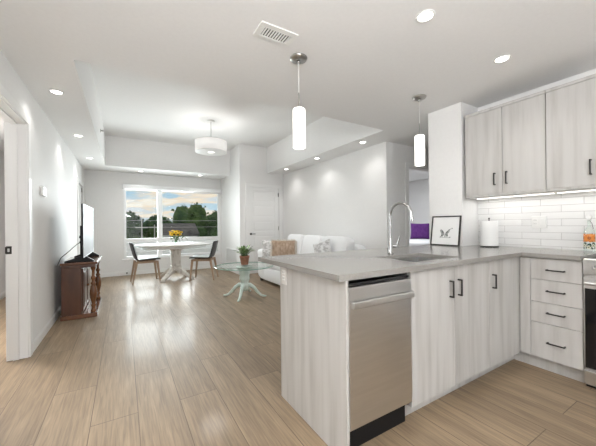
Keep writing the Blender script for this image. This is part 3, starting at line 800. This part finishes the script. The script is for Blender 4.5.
# ceiling vent
L = (.893, 1.745, ZC)
vt = thing('ceiling_vent', 'white slotted air vent in the kitchen ceiling', 'vent', L)
q = MB(L); vx0, vx1, vy0, vy1 = .758, 1.028, 1.675, 1.825; ix0, ix1, iy0, iy1 = .800, .993, 1.716, 1.800
q.box(vx0, vx1, vy0, iy0, ZC - .008, ZC); q.box(vx0, vx1, iy1, vy1, ZC - .008, ZC); q.box(vx0, ix0, iy0, iy1, ZC - .008, ZC); q.box(ix1, vx1, iy0, iy1, ZC - .008, ZC)
q.build('frame', WHITEP, vt, .002)
q = MB(L); q.box(ix0, ix1, iy0, iy1, ZC - .0015, ZC); q.build('duct', VENTD, vt)
for k in range(10):
    x = ix0 + (ix1 - ix0) * (k + .5) / 10
    q = MB(L); q.box(-.005, .005, iy0, iy1, -.0008, .0008, Matrix.Translation((x, 0, ZC - .006)) @ Matrix.Rotation(.5, 4, 'Y')); q.build('slat', WHITEP, vt)

L = (XT, 5.88, 2.80)
t = thing('sprinkler_head', 'small sidewall sprinkler on the left face of the ceiling tray', 'sprinkler', L)
q = MB(L); q.lathe([(0, 0), (.032, 0), (.03, .006), (.012, .01), (.010, .03), (0, .03)], n=20, mat=Matrix.Translation(L) @ Matrix.Rotation(pi / 2, 4, 'Y')); q.build('escutcheon', NICKEL, t)
q = MB(L); q.box(XT + .03, XT + .045, 5.862, 5.898, 2.792, 2.812); q.build('deflector', NICKEL, t)

# wall fittings
L = (XL, 4.12, 1.53)
t = thing('thermostat', 'white thermostat on the left wall', 'thermostat', L)
q = MB(L); q.box(XL, XL + .024, 4.04, 4.20, 1.525, 1.628); q.build('housing', WHITEP, t, .006, 3)
q = MB(L); q.box(XL + .0235, XL + .0255, 4.065, 4.13, 1.565, 1.605); q.build('display', mat('grey_lcd', (.35, .38, .36), .3), t)
L = (XRET, 7.28, .22)
t = thing('air_grille', 'white air grille low on the short return wall', 'vent', L)
q = MB(L); q.box(XRET - .012, XRET, 6.88, 6.915, .22, .60); q.box(XRET - .012, XRET, 7.645, 7.68, .22, .60); q.box(XRET - .012, XRET, 6.915, 7.645, .22, .255); q.box(XRET - .012, XRET, 6.915, 7.645, .565, .60); q.build('frame', WHITEP, t, .003)
for k in range(12):
    z = .268 + .026 * k
    q = MB(L); q.box(-.010, .010, 6.915, 7.645, -.0015, .0015, Matrix.Translation((XRET - .009, 0, z)) @ Matrix.Rotation(.7, 4, 'Y')); q.build('louvre', WHITEP, t)
L = (.06, YF - .014, .055)
t = thing('door_stop', 'tiny dark door stop on the baseboard left of the window', 'door stop', L)
q = MB(L); q.lathe([(0, 0), (.018, 0), (.016, .01), (.008, .014), (.008, .05), (0, .05)], n=16, mat=Matrix.Translation(L) @ Matrix.Rotation(pi / 2, 4, 'X')); q.build('stem', BLACK, t)
q = MB(L); q.lathe([(0, .05), (.014, .05), (.014, .066), (0, .07)], n=16, mat=Matrix.Translation(L) @ Matrix.Rotation(pi / 2, 4, 'X')); q.build('rubber_tip', DKGREY, t)

# ------------------------------------------------------------ television and its cabinet
L = (-.50, 5.11, 0)
tb = thing('media_cabinet', 'glossy brown wooden cabinet with turned front columns under the television', 'cabinet', L)
ca, cb_ = 4.66, 5.56
q = MB(L); q.box(-.690, -.30, ca - .015, cb_ + .015, .695, .728); q.build('top', WALTOP, tb, .006, 3)
q = MB(L); q.box(-.682, -.318, ca, cb_, .655, .695); q.build('frieze', WALNUT, tb, .003)
q = MB(L); q.box(-.690, -.305, ca - .012, cb_ + .012, 0, .055); q.build('plinth', WALTOP, tb, .006, 3)
q = MB(L); q.box(-.680, -.475, ca + .004, cb_ - .004, .055, .655); q.build('body', WALNUT, tb)
for y0_ in (ca + .03, (ca + cb_) / 2 + .005):
    q = MB(L); q.box(-.475, -.458, y0_, y0_ + .41, .075, .64); dr = q.build('door', WALNUT, tb, .004)
    q = MB(L); q.box(-.459, -.450, y0_ + .05, y0_ + .36, .13, .585); q.build('raised_panel', WALNUT, dr, .008)
    q = MB(L); q.lathe([(0, 0), (.012, 0), (.007, .012), (.014, .022), (0, .03)], n=16, mat=Matrix.Translation((-.458, y0_ + (.385 if y0_ < 5 else .025), .36)) @ Matrix.Rotation(pi / 2, 4, 'Y')); q.build('knob', WALNUT2, dr)
colp = [(.028, .055), (.034, .060), (.034, .085), (.024, .092), (.020, .12), (.030, .135), (.032, .15), (.022, .165), (.028, .19), (.045, .25), (.048, .30), (.046, .345), (.036, .395), (.024, .415), (.034, .428), (.034, .445), (.022, .455), (.020, .48), (.032, .50), (.032, .52), (.020, .535), (.018, .60), (.028, .625), (.034, .635), (.034, .655)]
for y in (ca + .05, cb_ - .05):
    q = MB(L); q.lathe([(r_ * .88, z) for r_, z in colp], (-.350, y, 0), 28); q.build('turned_column', WALNUT2, tb)

L = (-.47, 5.10, .728)
tv = thing('television', 'flat television standing on the brown cabinet, seen edge-on', 'television', L)
ta, tb2 = 4.50, 5.70
tm = Matrix.Translation((-.425, 5.10, 0)) @ Matrix.Rotation(R(-1.0), 4, 'Z')
q = MB(L); q.box(-.018, .0, -.60, .60, .792, 1.478, tm); q.box(-.05, -.018, -.45, .45, .80, 1.20, tm); q.build('housing', DARKP, tv, .006)
q = MB(L); q.box(-.002, .0015, -.593, .593, .805, 1.471, tm); q.build('screen', SCREEN, tv)
q = MB(L); q.box(.0, .0025, -.60, -.592, .792, 1.478, tm); q.box(.0, .0025, .592, .60, .792, 1.478, tm); q.box(.0, .0025, -.592, .592, 1.470, 1.478, tm); q.box(.0, .0025, -.592, .592, .792, .806, tm); q.build('bezel', DKGREY, tv)
for y in (-.38, .38):
    q = MB(L)
    q.add([(-.22, y - .03, .7285), (.09, y - .03, .7285), (.09, y + .03, .7285), (-.22, y + .03, .7285), (-.22, y - .03, .742), (.09, y - .03, .742), (.09, y + .03, .742), (-.22, y + .03, .742),
           (-.06, y - .02, .80), (.005, y - .02, .80), (.005, y + .02, .80), (-.06, y + .02, .80)],
          [(3, 2, 1, 0), (0, 1, 5, 4), (2, 3, 7, 6), (1, 2, 6, 5), (3, 0, 4, 7), (4, 5, 9, 8), (5, 6, 10, 9), (6, 7, 11, 10), (7, 4, 8, 11), (8, 9, 10, 11)], False, tm)
    q.build('foot', DARKP, tv, .004)
for (y, z) in ((-.20, 1.03), (-.18, .96)):
    q = MB(L); q.box(-.085, -.05, y - .02, y + .02, z, z + .035, tm); q.build('plug', DARKP, tv, .004)
q = MB(L); q.tube([(-.51, 4.92, .975), (-.55, 4.86, .94), (-.62, 4.78, .86), (-.69, 4.74, .79), (-.722, 4.72, .70)], .0045, 8); q.build('cable', DARKP, tv)

# ------------------------------------------------------------ dining group
TX, TY = .995, 7.0
L = (TX, TY, 0)
dt = thing('dining_table', 'white oval pedestal dining table in front of the window', 'table', L)
q = MB(); q.lathe([(0, .742), (.94, .742), (.985, .752), (1.0, .765), (1.0, .772), (.985, .785), (0, .785)], n=72, sx=.81, sy=.52); q.build('tabletop', TABW, dt)
q = MB(); q.lathe([(.0, .690), (.80, .690), (.82, .70), (.82, .742), (0, .742)], n=72, sx=.81, sy=.52); q.build('apron', TABW, dt)
q = MB()
for z0, z1, w0, w1 in ((.19, .24, .26, .24), (.24, .30, .22, .20), (.30, .62, .185, .205), (.62, .66, .23, .24), (.66, .69, .30, .30)):
    q.bar((0, 0, z0), (0, 0, z1), w0, w1)
q.build('pedestal', TABP, dt, .01)
for k in range(4):
    a_ = pi / 4 + k * pi / 2
    q = MB()
    prof = [(.06, .27, .12), (.16, .235, .10), (.26, .155, .07), (.36, .085, .05), (.43, .055, .05)]
    m_ = Matrix.Rotation(a_, 4, 'Z'); vs = []; fs = []
    for (x, zt, hh) in prof:
        for sy in (-.045, .045): vs += [(x, sy, zt), (x, sy, zt - hh)]
    for i in range(len(prof) - 1):
        b_ = i * 4; n_ = b_ + 4
        fs += [(b_, n_, n_ + 2, b_ + 2), (b_ + 1, b_ + 3, n_ + 3, n_ + 1), (b_, b_ + 1, n_ + 1, n_), (b_ + 2, n_ + 2, n_ + 3, b_ + 3)]
    fs += [(0, 2, 3, 1), (16, 17, 19, 18)]
    q.add(vs, fs, False, m_)
    q.box(.385, .45, -.05, .05, 0, .025, m_)
    q.build('foot', TABP, dt, .008)

def make_chair():
    t = thing('dining_chair', '', 'chair')
    # seen from the side: seat shell runs up into the back; local +x is forwards
    prof = [(.26, .462), (.24, .474), (.10, .468), (-.08, .460), (-.17, .468), (-.215, .50), (-.245, .58), (-.275, .70), (-.30, .80), (-.312, .845)]
    def shell(off, hw, i0=0, i1=None, th=.018):
        pr_ = prof[i0:i1]; q = MB(); vs = []; fs = []; n = 9
        for j, (x, z) in enumerate(pr_):
            for k in range(n):
                u = k / (n - 1) * 2 - 1
                jj = (j + i0) / (len(prof) - 1)
                wv = hw * (1.0 if jj < .5 else 1.0 - .12 * (jj - .5) / .5)
                dx = .035 * u * u if j + i0 >= 5 else 0
                dz = .012 * u * u if j + i0 < 5 else 0
                nx, nz_ = (0, 1) if j + i0 < 4 else ((.7, .7) if j + i0 < 6 else (.97, .25))
                for s_ in (0, 1): vs.append((x + dx + nx * (off + s_ * th), u * wv, z + dz + nz_ * (off + s_ * th)))
        m = len(pr_)
        idx = lambda j, k, s_: (j * n + k) * 2 + s_
        for j in range(m - 1):
            for k in range(n - 1):
                fs.append((idx(j, k, 1), idx(j, k + 1, 1), idx(j + 1, k + 1, 1), idx(j + 1, k, 1)))
                fs.append((idx(j, k, 0), idx(j + 1, k, 0), idx(j + 1, k + 1, 0), idx(j, k + 1, 0)))
        for j in range(m - 1):
            for k in (0, n - 1): fs.append((idx(j, k, 0), idx(j, k, 1), idx(j + 1, k, 1), idx(j + 1, k, 0)) if k == 0 else (idx(j, k, 1), idx(j, k, 0), idx(j + 1, k, 0), idx(j + 1, k, 1)))
        for k in range(n - 1):
            fs.append((idx(0, k, 0), idx(0, k + 1, 0), idx(0, k + 1, 1), idx(0, k, 1))); fs.append((idx(m - 1, k, 1), idx(m - 1, k + 1, 1), idx(m - 1, k + 1, 0), idx(m - 1, k, 0)))
        q.add(vs, fs, True)
        return q
    shell(0, .235, th=.022).build('shell', LEATH, t, subsurf=1)
    shell(.024, .215, 0, 5, .016).build('seat_pad', PADM, t, subsurf=1)
    shell(.024, .205, 5, None, .012).build('back_pad', PADM, t, subsurf=1)
    for sy in (-1, 1):
        q = MB(); q.bar((-.265, sy * .205, 0), (-.185, sy * .185, .46), .026, .05, .03, .036); q.build('leg', BEECH, t, .006)
        q = MB(); q.bar((.245, sy * .205, 0), (.195, sy * .185, .455), .026, .05, .03, .036); q.build('leg', BEECH, t, .006)
    q = MB()
    for sy in (-1, 1): q.box(-.19, .20, sy * .185 - .014, sy * .185 + .014, .415, .456)
    q.box(.175, .20, -.185, .185, .415, .456); q.box(-.19, -.165, -.185, .185, .415, .456); q.build('seat_frame', BEECH, t, .004)
    return t
ch = make_chair(); ch.location = (.40, 6.98, 0); ch.rotation_euler = (0, 0, R(4))
tag(ch, 'dark shell dining chair at the left end of the white table', 'chair', 'dining chairs')
ch2 = copy_tree(ch); ch2.location = (1.53, 6.62, 0); ch2.rotation_euler = (0, 0, R(152)); ch2['label'] = 'dark shell dining chair at the right end of the white table'

# vase and sunflowers
VX, VY, VZ = .985, 6.86, .785
L = (VX, VY, VZ)
va = thing('vase', 'small clear glass vase on the dining table', 'vase', L)
q = MB(); q.lathe([(0, .0), (.036, 0), (.04, .006), (.036, .05), (.030, .09), (.036, .12), (.033, .12), (.027, .09), (.032, .05), (.035, .012), (0, .008)], n=28); q.build('glass', CGLASS, va)
q = MB(); q.lathe([(0, .012), (.034, .012), (.031, .06), (0, .06)], n=24); q.build('water', glass_mat('water', (.86, .93, .90), .04), va)
def make_flower():
    t = thing('sunflower', '', 'flower')
    q = MB()
    for ring, (n, r, tilt) in enumerate(((13, .062, .25), (11, .048, .55))):
        for k in range(n):
            a_ = 2 * pi * (k + .5 * ring) / n; w_ = .013
            m_ = Matrix.Rotation(a_, 4, 'Z') @ Matrix.Rotation(-tilt, 4, 'Y')
            q.add([(.012, -w_ * .5, 0), (r * .6, -w_, .002), (r, 0, 0), (r * .6, w_, .002), (.012, w_ * .5, 0), (r * .6, 0, .006)], [(0, 1, 5, 4), (1, 2, 5), (2, 3, 5), (3, 4, 5)], True, m_)
    q.build('petals', YELLOW, t)
    q = MB(); q.lathe([(0, -.004), (.022, -.002), (.022, .006), (.014, .013), (0, .015)], n=18); q.build('centre', FCENT, t)
    return t
fl0 = make_flower()
spots = [(0, -.02, .25, 0, 'sunflower at the front middle of the bouquet'), (-.085, -.01, .215, -.7, 'sunflower at the left front of the bouquet'), (.085, -.005, .215, .7, 'sunflower at the right front of the bouquet'),
         (-.045, .05, .275, -.35, 'sunflower at the upper left of the bouquet'), (.05, .045, .27, .35, 'sunflower at the upper right of the bouquet'), (-.10, .06, .24, -.8, 'sunflower at the far left rear of the bouquet'), (.11, .06, .235, .8, 'sunflower at the far right rear of the bouquet'), (.04, -.06, .205, .3, 'lowest sunflower facing the camera'), (-.04, -.055, .21, -.3, 'low sunflower left of the lowest one')]
for i, (dx, dy, dz, lean, lab) in enumerate(spots):
    o = fl0 if i == 0 else copy_tree(fl0)
    o.location = (VX + dx, VY + dy, VZ + dz); o.rotation_euler = (.75 if dy < .03 else .25, lean * .8, .4 * i)
    tag(o, lab, 'flower', 'sunflowers in the vase')
    # each stem runs down into the vase and belongs to its flower
    mw = Matrix.Translation(o.location) @ o.rotation_euler.to_matrix().to_4x4()
    inv = mw.inverted()
    q = MB(); q.tube([inv @ Vector((VX + dx * .12, VY + dy * .12, VZ + .03)), inv @ Vector((VX + dx * .25, VY + dy * .25, VZ + .12)), Vector((0, 0, -.03)), Vector((0, 0, -.003))], .0035, 8); q.build('stem', STEMG, o)
    if i % 2 == 0:
        q = MB(); b0 = inv @ Vector((VX + dx * .5, VY + dy * .5, VZ + .16))
        q.add([b0, b0 + Vector((.03, .02, -.01)), b0 + Vector((.075, .0, -.015)), b0 + Vector((.03, -.02, -.01))], [(0, 1, 2, 3)]); q.build('leaf', STEMG, o)

# ------------------------------------------------------------ glass coffee table and plant
CX_, CY_ = 1.71, 4.57
L = (CX_, CY_, 0)
cf = thing('coffee_table', 'round glass side table on a pale mint carved pedestal', 'table', L)
q = MB(); q.lathe([(0, .505), (.472, .505), (.478, .508), (.480, .512), (.478, .516), (.472, .518), (0, .518)], n=80); gt = q.build('glass_top', TABGL, cf)
q = MB(); q.lathe([(.472, .5045), (.4785, .5075), (.4805, .5115), (.4785, .5155), (.472, .5185)], n=80)
q.f = q.f[:80 * 4]; q.s = q.s[:80 * 4]; q.build('polished_edge', GLEDGE, gt)
q = MB(); q.lathe([(.0, .10), (.05, .10), (.075, .14), (.085, .20), (.062, .235), (.070, .26), (.088, .30), (.082, .35), (.095, .42), (.10, .47), (.14, .485), (.14, .505), (0, .505)], n=10, smooth=False); q.build('pedestal', MINT, cf, .004)
for k in range(4):
    a_ = R(53) + k * pi / 2
    v = Vector((cos(a_), sin(a_), 0))
    pts = [v * .03 + Vector((0, 0, .20)), v * .09 + Vector((0, 0, .20)), v * .16 + Vector((0, 0, .155)), v * .22 + Vector((0, 0, .085)), v * .28 + Vector((0, 0, .035)), v * .33 + Vector((0, 0, .022)), v * .36 + Vector((0, 0, .022))]
    q = MB(); q.tube(pts, [.036, .036, .030, .024, .019, .017, .014], 12); q.build('foot', MINT, cf)
L = (1.755, 4.68, .519)
pp = thing('potted_plant', 'small leafy plant in a terracotta pot on the glass table', 'plant', L)
q = MB(); q.lathe([(0, 0), (.056, 0), (.060, .004), (.078, .115), (.084, .12), (.084, .150), (.074, .150), (.072, .125), (0, .120)], n=32); q.build('pot', TERRA, pp)
q = MB(); q.lathe([(0, .128), (.071, .126), (.071, .121), (0, .121)], n=28); q.build('soil', SOIL, pp)
q = MB(); qs = MB(); rr = random.Random(3)
for k in range(64):
    a_ = rr.uniform(0, 2 * pi); ln = rr.uniform(.04, .135); lean = rr.uniform(.1, .95)
    b0 = Vector((.02 * cos(a_), .02 * sin(a_), .125)); d = Vector((sin(lean) * cos(a_), sin(lean) * sin(a_), cos(lean)))
    tip = b0 + d * ln + Vector((0, 0, .02)); qs.tube([b0, b0 + d * ln * .5 + Vector((0, 0, .015)), tip], .0018, 6)
    sd = d.cross(Vector((0, 0, 1)));
    if sd.length < .05: sd = Vector((1, 0, 0))
    sd.normalize(); fw_ = (d + Vector((0, 0, -.45))).normalized(); s = rr.uniform(.055, .08)
    up = sd.cross(fw_)
    P = [tip, tip + fw_ * s * .35 + sd * s * .38 + up * .006, tip + fw_ * s * .8 + sd * s * .26 + up * .004, tip + fw_ * s * 1.2 - up * .006, tip + fw_ * s * .8 - sd * s * .26 + up * .004, tip + fw_ * s * .35 - sd * s * .38 + up * .006, tip + fw_ * s * .6]
    q.add(P, [(0, 1, 6), (1, 2, 6), (2, 3, 6), (3, 4, 6), (4, 5, 6), (5, 0, 6)], True)
q.build('foliage', LEAF, pp); qs.build('stems', STEMG, pp)

# ------------------------------------------------------------ sofa and cushions
def cushion(mb, c, sx, sy, sz, ex=5.0, mat_=None, n=14, puff=.5):
    """soft box: superellipsoid grown with sides sx, sy, sz (full sizes)"""
    vs = []; fs = []; m = n
    for j in range(m + 1):
        v = -pi / 2 + pi * j / m
        for i in range(2 * n):
            u = 2 * pi * i / (2 * n)
            f = lambda w, e: (abs(w) ** (2 / e)) * (1 if w >= 0 else -1)
            vs.append((c[0] + sx / 2 * f(cos(v), ex) * f(cos(u), ex), c[1] + sy / 2 * f(cos(v), ex) * f(sin(u), ex), c[2] + sz / 2 * f(sin(v), ex)))
    k = 2 * n
    for j in range(m):
        for i in range(k): fs.append((j * k + i, j * k + (i + 1) % k, (j + 1) * k + (i + 1) % k, (j + 1) * k + i))
    mb.add(vs, fs, True, mat_)
    return mb
def pillow(mb, w, h, t, mat_, n=12):
    """throw pillow lying in its local y-z plane, pinched to four corners"""
    vs = []; fs = []
    for s_ in (1, -1):
        for j in range(n + 1):
            for i in range(n + 1):
                u = i / n * 2 - 1; v = j / n * 2 - 1
                th2 = ((1 - u ** 4) * (1 - v ** 4)) ** .55
                pin = 1 - .07 * (1 - abs(u) ** 2) * abs(v) ** 3, 1 - .07 * (1 - abs(v) ** 2) * abs(u) ** 3
                vs.append((s_ * t / 2 * th2, u * w / 2 * pin[1], v * h / 2 * pin[0]))
        b_ = (n + 1) ** 2 * (0 if s_ == 1 else 1)
        for j in range(n):
            for i in range(n):
                f = (b_ + j * (n + 1) + i, b_ + j * (n + 1) + i + 1, b_ + (j + 1) * (n + 1) + i + 1, b_ + (j + 1) * (n + 1) + i)
                fs.append(f if s_ == 1 else tuple(reversed(f)))
    mb.add(vs, fs, True, mat_)
    return mb
L = (2.98, 4.52, 0)
so = thing('sofa', 'white fabric three-seat sofa along the right wall', 'sofa', L)
SF, SBK, SN, SFAR = 2.47, 3.50, 3.54, 5.80
q = MB(L); cushion(q, (2.97, (SN + SFAR) / 2, .19), 1.00, SFAR - SN, .28, 14, n=16); q.build('base', SOFAM, so)
q = MB(L); cushion(q, (3.40, (SN + SFAR) / 2, .46), .24, SFAR - SN, .77, 9, n=16); q.build('back', SOFAM, so)
for (y, yo) in ((SFAR - .17, .04), (SN + .17, -.04)):
    q = MB(L); cushion(q, (2.93, y, .355), .95, .34, .60, 8, n=16)
    cushion(q, (2.93, y + yo, .59), .96, .40, .20, 4, n=16)
    q.build('arm', SOFAM, so)
ya_, yb_ = SN + .34, SFAR - .34
for k in range(3):
    w_ = (yb_ - ya_) / 3; yc = ya_ + w_ * (k + .5)
    q = MB(L); cushion(q, (2.83, yc, .415), .76, w_ - .008, .19, 7); q.build('seat_cushion', SOFAM, so)
for (y0_, y1_, z_) in ((4.99, 5.62, .97), (4.335, 4.975, .965), (3.62, 4.32, .955)):
    mm = Matrix.Translation((3.17, (y0_ + y1_) / 2, .725)) @ Matrix.Rotation(R(12), 4, 'Y')
    q = MB(L); cushion(q, (0, 0, 0), .24, y1_ - y0_, .50, 6, mm); q.build('back_cushion', SOFAM, so)
for (x, y) in ((2.53, SN + .08), (2.53, SFAR - .08), (3.42, SN + .08), (3.42, SFAR - .08)):
    q = MB(L); q.bar((x, y, 0), (x, y, .06), .05, .06); q.build('leg', BLACK, so)

def throw(name, label, loc, rz, tilt, w, h, t, m, fringe=None, roll=0.0):
    o = thing(name, label, 'cushion', loc, rz)
    mm = Matrix.Translation((0, 0, h / 2 * cos(tilt))) @ Matrix.Rotation(tilt, 4, 'Y') @ Matrix.Rotation(roll, 4, 'X')
    pillow(MB(), w, h, t, mm).build('cover', m, o)
    if fringe:
        q = MB(); rr = random.Random(5)
        for sy in (-1, 1):
            for k in range(15):
                z = (k / 14 * 2 - 1) * h * .46; y = sy * w * .47
                q.tube([mm @ Vector((0, y, z)), mm @ Vector((rr.uniform(-.01, .01), y + sy * .022, z - .006)), mm @ Vector((rr.uniform(-.015, .015), y + sy * .04, z - .018))], [.011, .012, .007], 6)
        for k in range(15):
            y = (k / 14 * 2 - 1) * w * .46; z = h * .47
            q.tube([mm @ Vector((0, y, z)), mm @ Vector((rr.uniform(-.01, .01), y, z + .015)), mm @ Vector((rr.uniform(-.02, .02), y + rr.uniform(-.012, .012), z + .03))], [.011, .012, .007], 6)
        q.build('fringe', fringe, o)
    return o
throw('throw_pillow', 'tan woven fringed cushion at the far end of the sofa', (2.80, 5.23, .515), R(-123), -.22, .50, .36, .15, BROWNF, FRINGE)
throw('throw_pillow', 'grey and white patterned cushion leaning on the far sofa arm', (2.62, 5.42, .515), R(-118), -.18, .40, .36, .13, GREYF)
throw('throw_pillow', 'grey patterned cushion in the middle of the sofa', (2.93, 4.04, .515), R(-160), -.28, .36, .40, .13, GREYF, None, .35)

# ------------------------------------------------------------ bedroom beyond
L = (6.6, 4.9, 0)
bd = thing('bed', 'white made bed seen through the bedroom doorway', 'bed', L)
q = MB(L); q.box(5.75, 7.5, 4.10, 6.10, .10, .38); q.build('bed_frame', TRIM, bd, .01)
q = MB(L); cushion(q, (6.62, 5.1, .52), 1.74, 1.98, .30, 10, n=16); q.build('mattress', DUVET, bd)
q = MB(L); cushion(q, (6.62, 5.05, .58), 1.80, 2.0, .38, 9, n=16); q.build('duvet', DUVET, bd)
q = MB(L); q.box(7.5, 7.57, 4.05, 6.15, 0, .80); q.build('headboard', TRIM, bd, .01)
for x in (5.80, 7.44):
    for y in (4.15, 6.05):
        q = MB(L); q.box(x - .03, x + .03, y - .03, y + .03, 0, .10); q.build('leg', TRIM, bd)
throw('throw_pillow', 'purple cushion standing on the white bed', (6.78, 4.92, .768), R(-150), -.25, .52, .44, .15, PURPLE)

# fill lights added to brighten the side rooms, without any fitting
lamp('bedroom_fill', 'AREA', SIDE_W, (5.6, 4.9, ZC - .03), None, (.93, .96, 1), shape='DISK', size=.4)
lamp('side_room_fill', 'AREA', SIDE_W * 1.8, (-1.33, 4.0, ZC - .03), None, (1, .98, .96), shape='DISK', size=.3)
